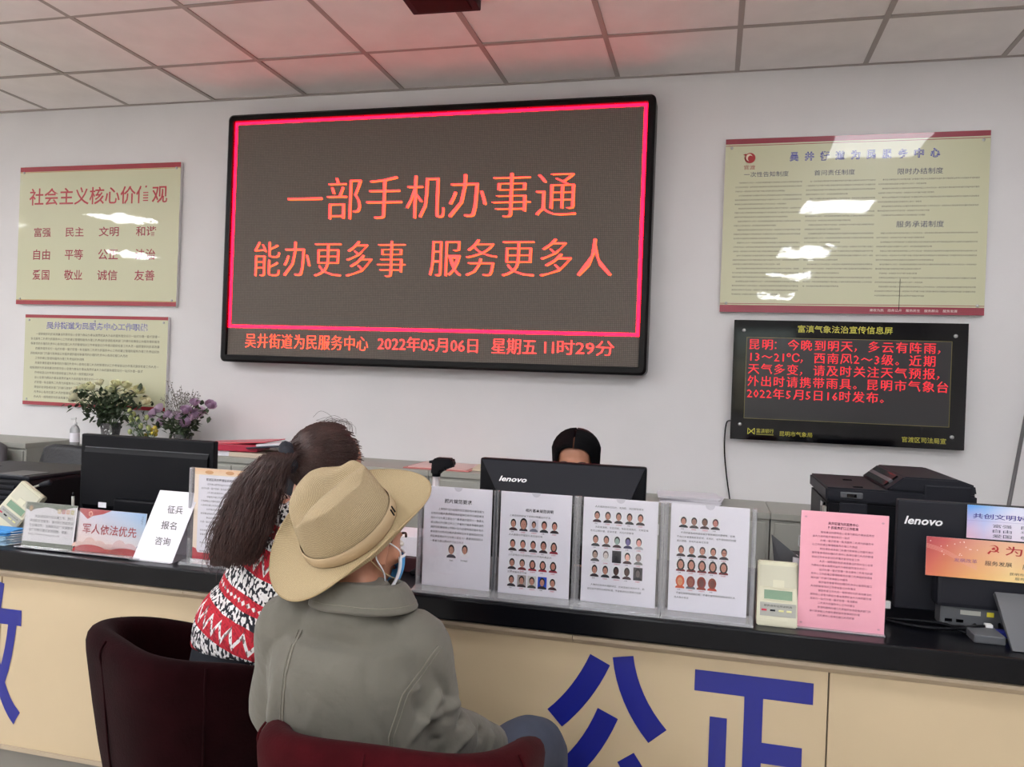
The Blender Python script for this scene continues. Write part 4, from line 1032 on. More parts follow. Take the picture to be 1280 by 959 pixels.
# ------------------------------------------------------------------ tub chairs
def tub_chair(label, x, y, rz, m, ztop=.765, R_=.285, front=.56, seatm=None):
    """backrest at local -Y, open towards +Y"""
    o = thing('tub_chair', label, 'chair', (x, y, 0), (0, 0, rz))
    sh = MB(); seg = 44; A = radians(138)
    prof_n = 12; rows = []
    for i in range(seg + 1):
        t = -A + 2 * A * i / seg; a = abs(t) / A
        zr = ztop - (ztop - front) * (a ** 2.2)
        dx, dy = sin(t), -cos(t)
        ex = 1.0
        sq = (abs(sin(t)) ** 3.2 + abs(cos(t)) ** 3.2) ** (-1 / 3.2)      # squarish plan
        ro, rm, rb = R_ + .012, R_ - .012, R_ - .062
        def P(r, z): return Vector((dx * r * sq, dy * r * sq, z))
        ring = [P(rb - .028, .09), P(rb + .0, .25), P(rm - .01, .45), P(ro - .008, zr - .09), P(ro, zr - .035), P(ro - .012, zr - .008), P(ro - .035, zr), P(ro - .058, zr - .008), P(ro - .072, zr - .035),
                P(ro - .078, zr - .09), P(ro - .095, .50), P(ro - .10, .36), P(rb - .09, .2), P(rb - .09, .09)]
        rows.append(ring)
    n = len(rows[0]); vs = [p for r in rows for p in r]
    fs = [(i * n + k, i * n + (k + 1) % n, (i + 1) * n + (k + 1) % n, (i + 1) * n + k) for i in range(seg) for k in range(n)]
    fs += [tuple(range(n)), tuple(range(seg * n + n - 1, seg * n - 1, -1))]
    sh.add(vs, fs)
    me = sh.mesh('shell'); bm = bmesh.new(); bm.from_mesh(me); bmesh.ops.recalc_face_normals(bm, faces=bm.faces); bm.to_mesh(me); bm.free()
    so = link('shell', me, o, m, True); sd = so.modifiers.new('s', 'SUBSURF'); sd.levels = 1; sd.render_levels = 1
    c = MB()
    prof = []
    bm = bmesh.new(); bmesh.ops.create_cube(bm, size=1)
    for v in bm.verts: v.co = Vector((v.co.x * .40, v.co.y * .44 + .035, .40 + v.co.z * .13))
    bmesh.ops.bevel(bm, geom=bm.edges[:], offset=.045, segments=4, affect='EDGES')
    c.bm(bm); c.build('seat_cushion', m, o, True)
    MB().box(-.20, .20, -.2, .25, .12, .34, .03).build('seat_base', m, o, True)
    for sx in (-1, 1):
        for sy in (-1, 1): MB().tube([(sx * .17, sy * .16, 0), (sx * .17, sy * .16, .13)], [.016, .02], 12).build('leg', M['black'], o, True)
    for t in (0.0, radians(62), radians(-62)):       # welt seams down the outer shell
        q = MB(); ex = (abs(sin(t)) ** 3.2 + abs(cos(t)) ** 3.2) ** (-1 / 3.2); a = abs(t) / A; zr = ztop - (ztop - front) * (a ** 2.2)
        pts = [(sin(t) * r_ * ex, -cos(t) * r_ * ex, z) for r_, z in ((R_ - .088, .1), (R_ - .061, .25), (R_ - .020, .45), (R_ + .003, zr - .09), (R_ + .0115, zr - .035), (R_ - .001, zr - .008))]
        q.tube(pts, .0028, 6, n=5); q.build('seam', m, o, True)
    return o
tub_chair('dark maroon tub chair at the left whose rim curls beside the patterned sweater', -.63, -2.345, radians(-30), M['velvet'], .752, .265, .60)
tub_chair('red maroon tub chair behind the straw-hatted person, cut by the bottom edge', .048, -2.655, radians(3), M['velvet2'], .755, .262, .60)

# ------------------------------------------------------------------ people
M['jacket'] = mat('grey_green_canvas', (98, 95, 86), .85, noise=.10, nscale=7, bump=.75, bscale=13, sheen=.1)
M['seam'] = mat('jacket_stitching', (118, 114, 102), .8)
M['navy'] = mat('navy_cloth', (52, 58, 74), .8, noise=.08, nscale=30)
M['navy2'] = mat('dark_navy_cloth', (22, 26, 36), .8)
M['shoe'] = mat('black_shoe', (20, 20, 22), .4)
M['maskb'] = mat('mask_blue_cloth', (70, 150, 210), .7)
M['maskw'] = mat('mask_white_cloth', (226, 228, 234), .7)
M['uniform'] = mat('dark_uniform', (34, 38, 56), .8)
M['lip'] = mat('lips', (160, 84, 78), .5); M['eyew'] = mat('eye_white', (225, 222, 216), .3); M['iris'] = mat('iris', (30, 20, 16), .2)
VV = Vector
def head_frame(F, U):
    F = VV(F).normalized(); R = F.cross(VV(U)).normalized(); U = R.cross(F)
    return R, F, U
def add_head(mb, c, fr, s=1.0):
    """cranium, jaw, nose, ears, lips; local x right, y forward, z up"""
    R, F, U = fr; mt = Matrix((R, F, U)).transposed()
    L = lambda x, y, z: VV(c) + (R * x + F * y + U * z) * s
    mb.ball(L(0, -.012, .028), (.074 * s, .092 * s, .084 * s), 20, 14, mt)
    mb.ball(L(0, .018, -.012), (.064 * s, .074 * s, .082 * s), 18, 12, mt)
    mb.ball(L(0, .030, -.062), (.050 * s, .056 * s, .045 * s), 16, 10, mt)
    mb.ball(L(0, .062, -.092), (.022 * s, .020 * s, .018 * s), 12, 8, mt)
    mb.tube([L(0, .085, .012), L(0, .098, -.012), L(0, .107, -.030)], [.007 * s, .010 * s, .013 * s], 10, caps='round')
    mb.ball(L(0, .093, -.036), (.017 * s, .010 * s, .009 * s), 10, 8, mt)
    mb.ball(L(0, .080, .020), (.040 * s, .012 * s, .007 * s), 12, 8, mt)
    mb.ball(L(0, .083, -.060), (.024 * s, .010 * s, .008 * s), 12, 8, mt)
    for sg in (-1, 1):
        mb.ball(L(sg * .043, .056, -.026), (.022 * s, .022 * s, .02 * s), 10, 8, mt)
        mb.ball(L(sg * .074, -.006, -.012), (.008 * s, .019 * s, .031 * s), 12, 10, mt)
        mb.ball(L(sg * .077, .001, -.034), (.007 * s, .010 * s, .011 * s), 10, 8, mt)
    return L
def face_parts(o, L, fr, off, s=1.0):
    R, F, U = fr; mt = Matrix((R, F, U)).transposed()
    for sg in (-1, 1):
        e = MB().ball(L(sg * .031, .078, .0), (.0145 * s, .009 * s, .0075 * s), 12, 8, mt).build('eye', M['eyew'], o, True, off=off)
        MB().ball(L(sg * .031, .0855, .0), (.0055 * s, .003 * s, .0055 * s), 10, 6, mt).build('iris', M['iris'], e, True, off=off)
        MB().tube([L(sg * .014, .093, .018), L(sg * .031, .092, .023), L(sg * .048, .080, .018)], .0028 * s, 6, n=3).build('eyebrow', M['hairm'], o, True, off=off)
    MB().tube([L(-.022, .087, -.060), L(0, .095, -.0585), L(.022, .087, -.060)], [.002, .0048, .002], 8, n=3, caps='round').build('lips', M['lip'], o, True, off=off)
def hand(mb, w, d, n_, s=1.0, curl=.6, left=False):
    """five separate fingers from wrist w, pointing along d, back of the hand along n_"""
    d = VV(d).normalized(); n_ = (VV(n_) - d * VV(n_).dot(d)).normalized(); x = d.cross(n_) * (-1 if left else 1)
    w = VV(w)
    mb.tube([w - d * .03, w + d * .01, w + d * .05 * s, w + d * .085 * s], [(.026 * s, .020 * s), (.030 * s, .017 * s), (.040 * s, .015 * s), (.038 * s, .012 * s)], 14, x, n=3, caps='round')
    for k, (fx, L_) in enumerate(((.030, .068), (.010, .078), (-.010, .073), (-.029, .056))):
        p = w + d * .082 * s + x * fx * s; dirv = d.copy(); pts = [p - d * .02, p]
        for q in range(3):
            a = curl * (q + .6) * .55
            dd = d * cos(a) - n_ * sin(a) + x * fx * 1.2
            p = p + dd.normalized() * L_ * s * (.45, .31, .24)[q]; pts.append(p)
        mb.tube(pts, [.0095 * s, .0092 * s, .0085 * s, .0078 * s, .0068 * s], 10, caps='round')
    t0 = w + d * .02 * s + x * .030 * s
    mb.tube([t0 - x * .015, t0 + d * .02 * s + x * .018 * s, t0 + d * .045 * s + x * .030 * s - n_ * .006, t0 + d * .068 * s + x * .032 * s - n_ * .014], [.013 * s, .0125 * s, .0105 * s, .0085 * s], 10, caps='round')

# ---- the man in the straw hat
OFF = (.02, -2.62, 0)
man = thing('person', 'person seen from behind in a tan straw hat and grey jacket, wearing a face mask', 'person', OFF)
hc = VV((-.066, -2.665, 1.062)); fr = head_frame(CR * .64 + CF * .74 - CU * .16, CU * 1.0 + CR * .16 + CF * .05)
R_, F_, U_ = fr
b = MB(); L = add_head(b, hc, fr, .93)
neck = VV((-.055, -2.705, .945))
b.tube([L(0, -.02, -.02), L(0, -.025, -.075), neck, neck + VV((0, .005, -.07))], [.056, .053, .052, .05], 16, n=4, caps='round')
chest = VV((-.045, -2.70, .80)); belly = VV((-.02, -2.66, .62)); pel = VV((.02, -2.62, .50))
b.tube([neck + VV((0, 0, -.03)), VV((-.05, -2.70, .885)), chest, belly, pel], [(.075, .05), (.135, .05), (.14, .055), (.13, .07), (.14, .08)], 22, (1, 0, 0), n=5, caps='round')
shL, shR = VV((-.205, -2.70, .880)), VV((.062, -2.680, .862))
elL, elR = VV((-.270, -2.61, .655)), VV((.100, -2.650, .69))
wrL, wrR = VV((-.15, -2.40, .62)), VV((.158, -2.445, .572))
for sh_, el_, wr_ in ((shL, elL, wrL), (shR, elR, wrR)):
    b.tube([sh_ * .8 + VV((-.05, -2.70, .885)) * .2, sh_, sh_ * .5 + el_ * .5, el_, el_ * .5 + wr_ * .5, wr_], [.05, .052, .042, .037, .034, .024], 14, n=4, caps='round')
hand(b, wrR, (-.15, .6, -.75), (0, .2, 1), 1.0, .7, False); hand(b, wrL, (.5, .85, -.2), (0, .2, 1), 1.0, .7, True)
knL, knR = VV((-.13, -2.215, .50)), VV((.225, -2.235, .485)); anL, anR = VV((-.13, -2.20, .10)), VV((.25, -2.20, .10))
for k_, a_, hx in ((knL, anL, -.07), (knR, anR, .11)):
    b.tube([VV((hx, -2.60, .50)), k_, k_ * .6 + a_ * .4, a_], [.07, .052, .048, .034], 14, n=5, caps='round'); b.tube([a_, a_ + VV((0, .05, -.05)), a_ + VV((0, .13, -.065))], [.032, .035, .026], 12, n=3, caps='round')
organic(b, 'body', M['skin'], man, .0055, 4, off=OFF)
face_parts(man, L, fr, OFF, .93)
# short grey-black hair at the nape and temples
hr = MB()
for k in range(260):
    u = rnd.uniform(-1, 1) * 2.3; v = rnd.uniform(-.062, .04)
    px_, py_ = sin(u), -cos(u)
    if py_ > .35 and v < .0: continue
    rr_ = math.sqrt(max(.05, 1 - (v - .02) ** 2 / .0085)) if v < .02 else 1
    a = L(px_ * .072 * rr_, -.012 + py_ * .088 * rr_, v + .012); d = (a - hc).normalized()
    hr.tube([a - d * .004, a + d * .001 - U_ * .008, a + d * .0005 - U_ * .016], [.0008, .0007, .0004], 3, caps=True)
ho = hr.build('hair', M['hairm'], man, off=OFF, recalc=False); ho['kind'] = 'stuff'
# mask
mk = MB(); nu, nv = 14, 8; vs = []
for j in range(nv + 1):
    for i in range(nu + 1):
        u = -1 + 2 * i / nu; v = j / nv
        z = -.018 - .088 * v - .006 * abs(u); x = u * (.070 - .022 * v * v * 0 - .006 * v)
        y = .112 * math.sqrt(max(0, 1 - (abs(u) * .86) ** 2.2)) - .006 + .010 * sin(pi * v) - .02 * v * v
        vs.append(L(x, y, z))
fs = [(j * (nu + 1) + i, j * (nu + 1) + i + 1, (j + 1) * (nu + 1) + i + 1, (j + 1) * (nu + 1) + i) for j in range(nv) for i in range(nu)]
mk.add(vs, fs); mo_ = mk.build('face_mask', M['maskb'], man, True, off=OFF); q = mo_.modifiers.new('s', 'SOLIDIFY'); q.thickness = .0016
ed = MB(); ed.tube([vs[i] for i in range(nu + 1)], .003, 6)
ed.tube([vs[j * (nu + 1) + nu] for j in range(nv + 1)], .004, 6); ed.tube([vs[j * (nu + 1)] for j in range(nv + 1)], .004, 6)
ed.tube([vs[nv * (nu + 1) + i] for i in range(nu + 1)], .003, 6)
ed.build('mask_edge', M['maskw'], mo_, True, off=OFF)
for sg, c0 in ((1, nu), (-1, 0)):
    st = MB(); st.tube([vs[c0], L(sg * .082, .035, -.005), L(sg * .086, -.012, .012), L(sg * .085, -.030, -.018), L(sg * .078, .01, -.06), vs[nv * (nu + 1) + c0]], .0015, 6, n=5)
    st.build('ear_loop', M['maskw'], mo_, True, off=OFF)
# jacket
b = MB()
b.tube([neck + VV((0, .0, -.005)), neck + VV((-.002, 0, -.035)), VV((-.058, -2.70, .875)), VV((-.065, -2.70, .80)), VV((-.065, -2.675, .68)), VV((-.05, -2.655, .56)), VV((-.03, -2.64, .50))],
       [(.078, .070), (.112, .080), (.160, .098), (.172, .122), (.180, .138), (.180, .138), (.176, .13)], 30, (1, 0, 0), n=6, caps='round', power=2.3)
for sh_, el_, wr_ in ((shL, elL, wrL), (shR, elR, wrR)):
    b.tube([VV((-.05, -2.70, .875)) * .45 + sh_ * .55, sh_, sh_ * .55 + el_ * .45, el_, el_ * .45 + wr_ * .55, wr_ + (wr_ - el_).normalized() * -.01], [.062, .070, .066, .063, .056, .047], 20, n=5, caps='round')
f = []
def fold(a, c, w, h): f.append((VV(a), VV(c), w, h))
fold((.05, -2.76, .835), (.11, -2.74, .74), .012, -.010); fold((.01, -2.78, .82), (.08, -2.76, .68), .014, .007)
fold((.03, -2.79, .76), (.07, -2.76, .60), .014, -.008); fold((.17, -2.63, .72), (.11, -2.72, .69), .011, -.014)
fold((.175, -2.61, .69), (.13, -2.70, .655), .011, .011); fold((.16, -2.66, .755), (.09, -2.75, .74), .012, .010)
fold((.19, -2.56, .68), (.15, -2.60, .62), .010, -.010); fold((.20, -2.52, .66), (.17, -2.56, .59), .009, .008)
fold((.10, -2.72, .85), (.145, -2.69, .76), .011, -.011); fold((.14, -2.70, .80), (.08, -2.76, .70), .010, .008)
fold((-.20, -2.76, .84), (-.22, -2.74, .72), .014, -.008); fold((-.17, -2.79, .83), (-.20, -2.78, .66), .016, .007)
fold((-.22, -2.77, .62), (.05, -2.81, .57), .016, .008); fold((-.2, -2.78, .59), (.10, -2.79, .60), .014, -.007); fold((-.14, -2.80, .66), (-.02, -2.81, .61), .016, -.006)
fold((-.05, -2.80, .86), (-.11, -2.81, .70), .018, .004); fold((.0, -2.80, .87), (.03, -2.81, .72), .018, -.004); fold((-.14, -2.78, .885), (.04, -2.78, .87), .016, -.005)
fold((.15, -2.70, .87), (.19, -2.66, .80), .012, .007); fold((.13, -2.735, .87), (.17, -2.72, .80), .010, -.007)
rr = random.Random(11)
for k in range(110):
    a = VV((rr.uniform(-.25, .14), rr.uniform(-2.84, -2.7), rr.uniform(.55, .88))); dd = VV((rr.uniform(-1, 1), 0, rr.uniform(-1.3, .5))).normalized() * rr.uniform(.04, .12)
    f.append((a, a + dd, rr.uniform(.007, .015), rr.uniform(-.0048, .0048)))
f = [(a_, b_, w_ * .9, h_ * 1.7) for a_, b_, w_, h_ in f]
jk = organic(b, 'jacket', M['jacket'], man, .005, 9, off=OFF, folds=f)
bvh = BVHTree.FromPolygons([v.co + VV(OFF) for v in jk.data.vertices], [tuple(p.vertices) for p in jk.data.polygons])
def on_jacket(p, d=(0, 1, 0)):
    h = bvh.ray_cast(VV(p), VV(d).normalized()); return (h[0] + h[1] * .0008) if h[0] else None
def seam(path, d=(0, 1, 0), r=.0016, nm='seam', m=None):
    pts = []
    P = [VV(p) for p in path]
    for i in range(len(P) - 1):
        for k in range(12):
            h = on_jacket(P[i].lerp(P[i + 1], k / 12), d)
            if h: pts.append(h)
    if len(pts) > 3: MB().tube(pts, r, 5).build(nm, m or M['seam'], jk, True, off=OFF)
seam([(-.145, -3.2, .895), (-.158, -3.2, .75), (-.165, -3.2, .55)])
seam([(-.152, -3.2, .895), (-.165, -3.2, .75), (-.172, -3.2, .55)], r=.0009)
seam([(.055, -3.2, .56), (.055, -3.2, .72), (.075, -3.2, .80), (.125, -3.2, .885)])
seam([(.063, -3.2, .56), (.063, -3.2, .72), (.083, -3.2, .80), (.13, -3.2, .88)], r=.0009)
for sh_ in (shL, shR):
    pass
# collar: folded band standing round the neck
cl = MB(); n = 30; vs = []
for i in range(n + 1):
    t = radians(-158) + radians(316) * i / n
    dx, dy = sin(t), -cos(t); k = abs(t) / radians(158)
    c0 = neck + VV((.008, .004, .022)); flare = .014 * k ** 3
    drop = .050 - .012 * k
    for r_, z in ((.071, -.010), (.069, .030 - .020 * k), (.076, .034 - .020 * k), (.085 + flare, .018 - .016 * k), (.100 + flare, -.012 - .02 * k), (.104 + flare, -.018 - .02 * k), (.094, -.022 - .02 * k)):
        vs.append(c0 + VV((dx * r_ * 1.06, dy * r_ * .95, z)))
m_ = 7; fs = [(i * m_ + k, i * m_ + k + 1, (i + 1) * m_ + k + 1, (i + 1) * m_ + k) for i in range(n) for k in range(m_ - 1)]
cl.add(vs, fs); co = cl.build('collar', M['jacket'], jk, True, off=OFF); q = co.modifiers.new('s', 'SOLIDIFY'); q.thickness = .003; q.offset = 0
q = co.modifiers.new('u', 'SUBSURF'); q.levels = 1; q.render_levels = 1
MB().tube([vs[i * m_ + 4] + (vs[i * m_ + 4] - vs[i * m_ + 3]).normalized() * -.004 + VV((0, 0, .002)) for i in range(1, n)], .0011, 5).build('stitching', M['seam'], co, True, off=OFF)
for wr_, el_ in ((wrL, elL), (wrR, elR)):
    d = (wr_ - el_).normalized(); MB().tube([wr_ - d * .035, wr_ + d * .003], [.0505, .0495], 20).build('cuff', M['jacket'], jk, True, off=OFF)
# trousers and shoes
b = MB()
for k_, a_, hx in ((knL, anL, -.07), (knR, anR, .11)):
    b.tube([VV((hx, -2.62, .49)), VV((hx, -2.60, .49)) * .5 + k_ * .5, k_, k_ * .6 + a_ * .4, a_ + VV((0, 0, .0))], [.095, .088, .078, .068, .058], 18, n=5, caps='round')
b.tube([VV((-.08, -2.62, .49)), VV((.12, -2.62, .49))], [(.10, .10)] * 2, 16, caps='round')
organic(b, 'trousers', M['navy'], man, .008, 8, off=OFF)
def shoe(par, a_, off, yaw=0, m=None):
    s_ = MB(); s_.tube([a_ + VV((0, -.05, -.055)), a_ + VV((0, .03, -.05)), a_ + VV((0, .11, -.068)), a_ + VV((0, .17, -.078))], [(.036, .04), (.042, .045), (.046, .03), (.036, .02)], 14, (1, 0, 0), n=4, caps='round'); s_.build('shoe', m or M['shoe'], par, True, off=off)
shoe(man, anL, OFF); shoe(man, anR, OFF)

# straw hat
def straw(name, c1, c2, sx, sy):
    m = mat(name, c1, .75); nt = m.node_tree; b_ = nt.nodes['Principled BSDF']
    uv = node(m, 'ShaderNodeUVMap'); mp = node(m, 'ShaderNodeMapping'); mp.inputs['Scale'].default_value = (sx, sy, 1)
    w1 = node(m, 'ShaderNodeTexWave', wave_type='BANDS', bands_direction='X'); w1.inputs['Scale'].default_value = 1; w1.inputs['Distortion'].default_value = 1.2; w1.inputs['Detail Scale'].default_value = .5
    w2 = node(m, 'ShaderNodeTexWave', wave_type='BANDS', bands_direction='Y'); w2.inputs['Scale'].default_value = 1; w2.inputs['Distortion'].default_value = 1.2; w2.inputs['Detail Scale'].default_value = .5
    mu = node(m, 'ShaderNodeMath', operation='MULTIPLY'); rp = node(m, 'ShaderNodeValToRGB')
    rp.color_ramp.elements[0].color = RGB(*c2); rp.color_ramp.elements[0].position = .05; rp.color_ramp.elements[1].color = RGB(*c1); rp.color_ramp.elements[1].position = .45
    ns = node(m, 'ShaderNodeTexNoise'); ns.inputs['Scale'].default_value = 60
    mx = node(m, 'ShaderNodeMix', data_type='RGBA', blend_type='MULTIPLY'); mx.inputs[0].default_value = .35
    mr = node(m, 'ShaderNodeMapRange'); mr.inputs[1].default_value = .3; mr.inputs[2].default_value = .7; mr.inputs[3].default_value = .7; mr.inputs[4].default_value = 1.15
    nt.links.new(uv.outputs[0], mp.inputs[0])
    for w_ in (w1, w2): nt.links.new(mp.outputs[0], w_.inputs[0])
    nt.links.new(w1.outputs['Fac'], mu.inputs[0]); nt.links.new(w2.outputs['Fac'], mu.inputs[1]); nt.links.new(mu.outputs[0], rp.inputs[0])
    nt.links.new(uv.outputs[0], ns.inputs['Vector']); nt.links.new(ns.outputs[0], mr.inputs[0]); nt.links.new(rp.outputs[0], mx.inputs[6]); nt.links.new(mr.outputs[0], mx.inputs[7])
    nt.links.new(mx.outputs[2], b_.inputs['Base Color'])
    bp = node(m, 'ShaderNodeBump'); bp.inputs['Strength'].default_value = .6; bp.inputs['Distance'].default_value = .001
    nt.links.new(mu.outputs[0], bp.inputs['Height']); nt.links.new(bp.outputs[0], b_.inputs['Normal'])
    return m
M['straw'] = straw('woven_straw', (200, 182, 148), (146, 126, 94), 24, 24)
M['straw2'] = straw('woven_straw_brim', (194, 176, 140), (160, 140, 104), 24, 26)
M['band'] = mat('tan_band', (184, 162, 130), .8, bump=.1, bscale=300)
hF = (CR * .76 + CU * .54 + CF * .34).normalized(); hU = (CR * -.40 + CU * .64 - CF * .62); hU = (hU - hF * hU.dot(hF)).normalized(); hR = hF.cross(hU)
hatc = VV((-.084, -2.690, 1.084))
HL = lambda x, y, z: hatc + hR * x + hF * y + hU * z - VV(OFF)
def hatmesh(rows, n, name, m, par):
    """rows: function (j) -> list of n points"""
    vs = [p for r in rows for p in r]; me = bpy.data.meshes.new(name)
    fs = [(j * n + i, j * n + (i + 1) % n, (j + 1) * n + (i + 1) % n, (j + 1) * n + i) for j in range(len(rows) - 1) for i in range(n)]
    me.from_pydata([tuple(v) for v in vs], [], fs)
    uvl = me.uv_layers.new(name='UVMap')
    for p in me.polygons:
        for li, vi in zip(p.loop_indices, p.vertices):
            j, i = divmod(vi, n); uvl.data[li].uv = (i / n * 6.28 * .5 if i or True else 0, j / (len(rows) - 1))
        # close the seam
        us = [uvl.data[li].uv[0] for li in p.loop_indices]
        if max(us) - min(us) > 1.5:
            for li in p.loop_indices:
                if uvl.data[li].uv[0] < 1.5: uvl.data[li].uv[0] += 3.14
    me.update(); o = link(name, me, par, m, True)
    q = o.modifiers.new('s', 'SOLIDIFY'); q.thickness = .0022; q.offset = 1
    q = o.modifiers.new('u', 'SUBSURF'); q.levels = 1; q.render_levels = 1
    return o
N = 64
def crown_pt(t, s):
    """t angle (0 = front), s 0 at band .. 1 apex line"""
    a0, b0 = .101, .083
    fx, fy = sin(t), cos(t)
    if s < .62:
        k = s / .62; H = .126 * k; sc = 1 - .14 * k ** 1.6
        taper = 1 - .10 * k * max(0, fy)
        x, y = fx * b0 * sc * taper, fy * a0 * sc
    else:
        k = (s - .62) / .38; ang = k * pi / 2; sc = .86 * cos(ang)
        x, y = fx * b0 * sc * (1 - .10 * max(0, fy)), fy * a0 * sc
        H = .126 + .020 * sin(ang)
    fr_ = y / a0
    H += (.012 * fr_ - .008 * fr_ * fr_) * min(1, s / .5)
    # centre crease and two front dents
    if s > .4:
        kk = min(1, (s - .4) / .3)
        H -= .034 * kk * math.exp(-(x / .022) ** 2) * (1 - .35 * max(0, fr_)) * (1 - max(0, abs(fr_) - .75) * 2.4 if abs(fr_) > .75 else 1)
        H -= .020 * kk * math.exp(-((abs(x) - .048) / .02) ** 2) * math.exp(-((y - .05) / .035) ** 2)
    if s > .25 and fy > 0: x *= 1 - .16 * math.exp(-((y - .055) / .035) ** 2) * min(1, (s - .25) / .3)
    return HL(x, y, H)
rows = [[crown_pt(2 * pi * i / N, s) for i in range(N)] for s in [0, .08, .18, .28, .38, .48, .56, .62, .67, .72, .78, .84, .9, .95, .985]]
crown = hatmesh(rows + [[sum(rows[-1], VV((0, 0, 0))) / N] * N], N, 'hat_crown', M['straw'], man)
def brim_pt(t, k):
    fx, fy = sin(t), cos(t)
    wide = .070 + .012 * abs(fy)
    a0, b0 = .101 + wide * k, .083 + (.078) * k
    side = abs(fx) ** 2.2
    z = -.002 + side * (.040 * k ** 2.0) - .010 * k * (1 - side) + .004 * k * (fy > 0) * fy
    x = fx * b0 * (1 - .14 * side * k * k) * (1 - .24 * max(0, fy) * k); y = fy * a0 * (1 + .03 * max(0, fy) * k)
    return HL(x, y, z)
rows = [[brim_pt(2 * pi * i / N, k) for i in range(N)] for k in [0, .12, .25, .4, .55, .7, .82, .92, .98, 1.0]]
brim = hatmesh(rows, N, 'hat_brim', M['straw2'], man)
MB().tube([v for v in rows[-1]] + [rows[-1][0]], .0022, 6, caps=False).build('brim_edge', M['straw2'], brim, True)
def band_row(s, e):
    out = []
    for i in range(N):
        p = crown_pt(2 * pi * i / N, s); c = HL(0, 0, 0) + (p - HL(0, 0, 0)).project(hU); out.append(p + (p - c).normalized() * e)
    return out
bw = MB(); R0 = [band_row(.012, .003), band_row(.02, .0042), band_row(.14, .0040), band_row(.155, .0026)]
bw.add([p for r in R0 for p in r], [(j * N + i, j * N + (i + 1) % N, (j + 1) * N + (i + 1) % N, (j + 1) * N + i) for j in range(3) for i in range(N)])
hb_ = bw.build('hat_band', M['band'], crown, True)
# stitched mark on the right of the band (two dark bars)
for a_, s0, s1 in ((.66, .05, .13), (.74, .05, .13)):
    p0, p1 = band_row(s0, .0052), band_row(s1, .0050); i = int(a_ / (2 * pi) * N)
    MB().tube([p0[i], p1[i]], .0017, 6).build('dark_stitch', M['black'], hb_)
cd = MB(); cd.tube([HL(.083, -.01, -.002), HL(.088, .0, -.06), HL(.07, .02, -.12), HL(.03, .035, -.15)], .0011, 6, n=4); cd.build('chin_cord', mat('chin_cord_mat', (190, 170, 130), .8), crown, True)

# ---- the woman with the ponytail
OFW = (-.56, -2.33, 0); UP = VV((.03, 0, .055))
wom = thing('person', 'person with a long brown ponytail and a red, white and black patterned sweater', 'person', OFW)
hc2 = VV((-.352, -2.265, 1.150)); fr2 = head_frame(CR * .80 + CF * .58 - CU * .34, CU * .9 + CR * .35)
b = MB(); L2 = add_head(b, hc2, fr2, .96)
nk2 = VV((-.405, -2.31, 1.015)) + UP
b.tube([L2(0, -.02, -.02), L2(0, -.025, -.07), nk2, nk2 + VV((-.01, 0, -.06))], [.05, .046, .048, .07], 16, n=4, caps='round')
ch2 = VV((-.455, -2.315, .86)); be2 = VV((-.535, -2.33, .66)); pe2 = VV((-.56, -2.34, .49))
sd = VV((.93, -.36, 0))
b.tube([nk2 + VV((0, 0, -.03)), VV((-.40, -2.315, .995)), ch2, be2, pe2], [(.065, .045), (.125, .062), (.135, .075), (.115, .075), (.14, .09)], 22, sd, n=5, caps='round')
s2L, s2R = VV((-.555, -2.245, .945)), VV((-.285, -2.365, .945)); e2L, e2R = VV((-.58, -2.06, .79)), VV((-.20, -2.24, .80)); w2L, w2R = VV((-.42, -1.93, .80)), VV((-.315, -2.085, .830))
for sh_, el_, wr_ in ((s2L, e2L, w2L), (s2R, e2R, w2R)):
    b.tube([VV((-.43, -2.315, .94)) * .3 + sh_ * .7, sh_, sh_ * .5 + el_ * .5, el_, el_ * .5 + wr_ * .5, wr_], [.04, .043, .036, .032, .029, .021], 14, n=4, caps='round')
hand(b, w2R, (.05, .98, -.2), (0, .2, 1), .88, .5); hand(b, w2L, (.6, .8, -.05), (0, 0, 1), .88, .4, True)
k2L, k2R = VV((-.55, -2.08, .50)), VV((-.36, -2.17, .50)); a2L, a2R = VV((-.56, -2.10, .10)), VV((-.36, -2.16, .10))
for k_, a_, h_ in ((k2L, a2L, VV((-.63, -2.33, .48))), (k2R, a2R, VV((-.49, -2.38, .48)))):
    b.tube([h_, k_, k_ * .6 + a_ * .4, a_], [.07, .048, .045, .032], 14, n=5, caps='round'); b.tube([a_, a_ + VV((0, .05, -.05)), a_ + VV((0, .12, -.065))], [.03, .032, .024], 12, n=3, caps='round')
organic(b, 'body', M['skin'], wom, .0055, 4, off=OFW); face_parts(wom, L2, fr2, OFW, .96)
# sweater with knitted bands
sw = mat('patterned_knit', (225, 220, 218), .9); nt = sw.node_tree; bs_ = nt.nodes['Principled BSDF']
tc = node(sw, 'ShaderNodeTexCoord'); sep = node(sw, 'ShaderNodeSeparateXYZ'); nt.links.new(tc.outputs['Object'], sep.inputs[0])
# height along the leaning torso: h = z + 0.35 x (object space)
def mathn(op, a, b_=None, c=None, clamp=False):
    n = node(sw, 'ShaderNodeMath', operation=op); n.use_clamp = clamp
    for i, q in enumerate((a, b_, c)):
        if q is None: continue
        if isinstance(q, (int, float)): n.inputs[i].default_value = q
        else: nt.links.new(q, n.inputs[i])
    return n.outputs[0]
zz, xx, yy = sep.outputs[2], sep.outputs[0], sep.outputs[1]
nz = node(sw, 'ShaderNodeTexNoise'); nz.inputs['Scale'].default_value = 18; nt.links.new(tc.outputs['Object'], nz.inputs['Vector'])
along = mathn('ADD', xx, mathn('MULTIPLY', yy, -.5))
h = mathn('ADD', mathn('ADD', mathn('MULTIPLY', zz, 1.0), mathn('MULTIPLY', xx, .28)), mathn('MULTIPLY', nz.outputs[0], .010))
zig = mathn('PINGPONG', along, .021)                       # triangle wave
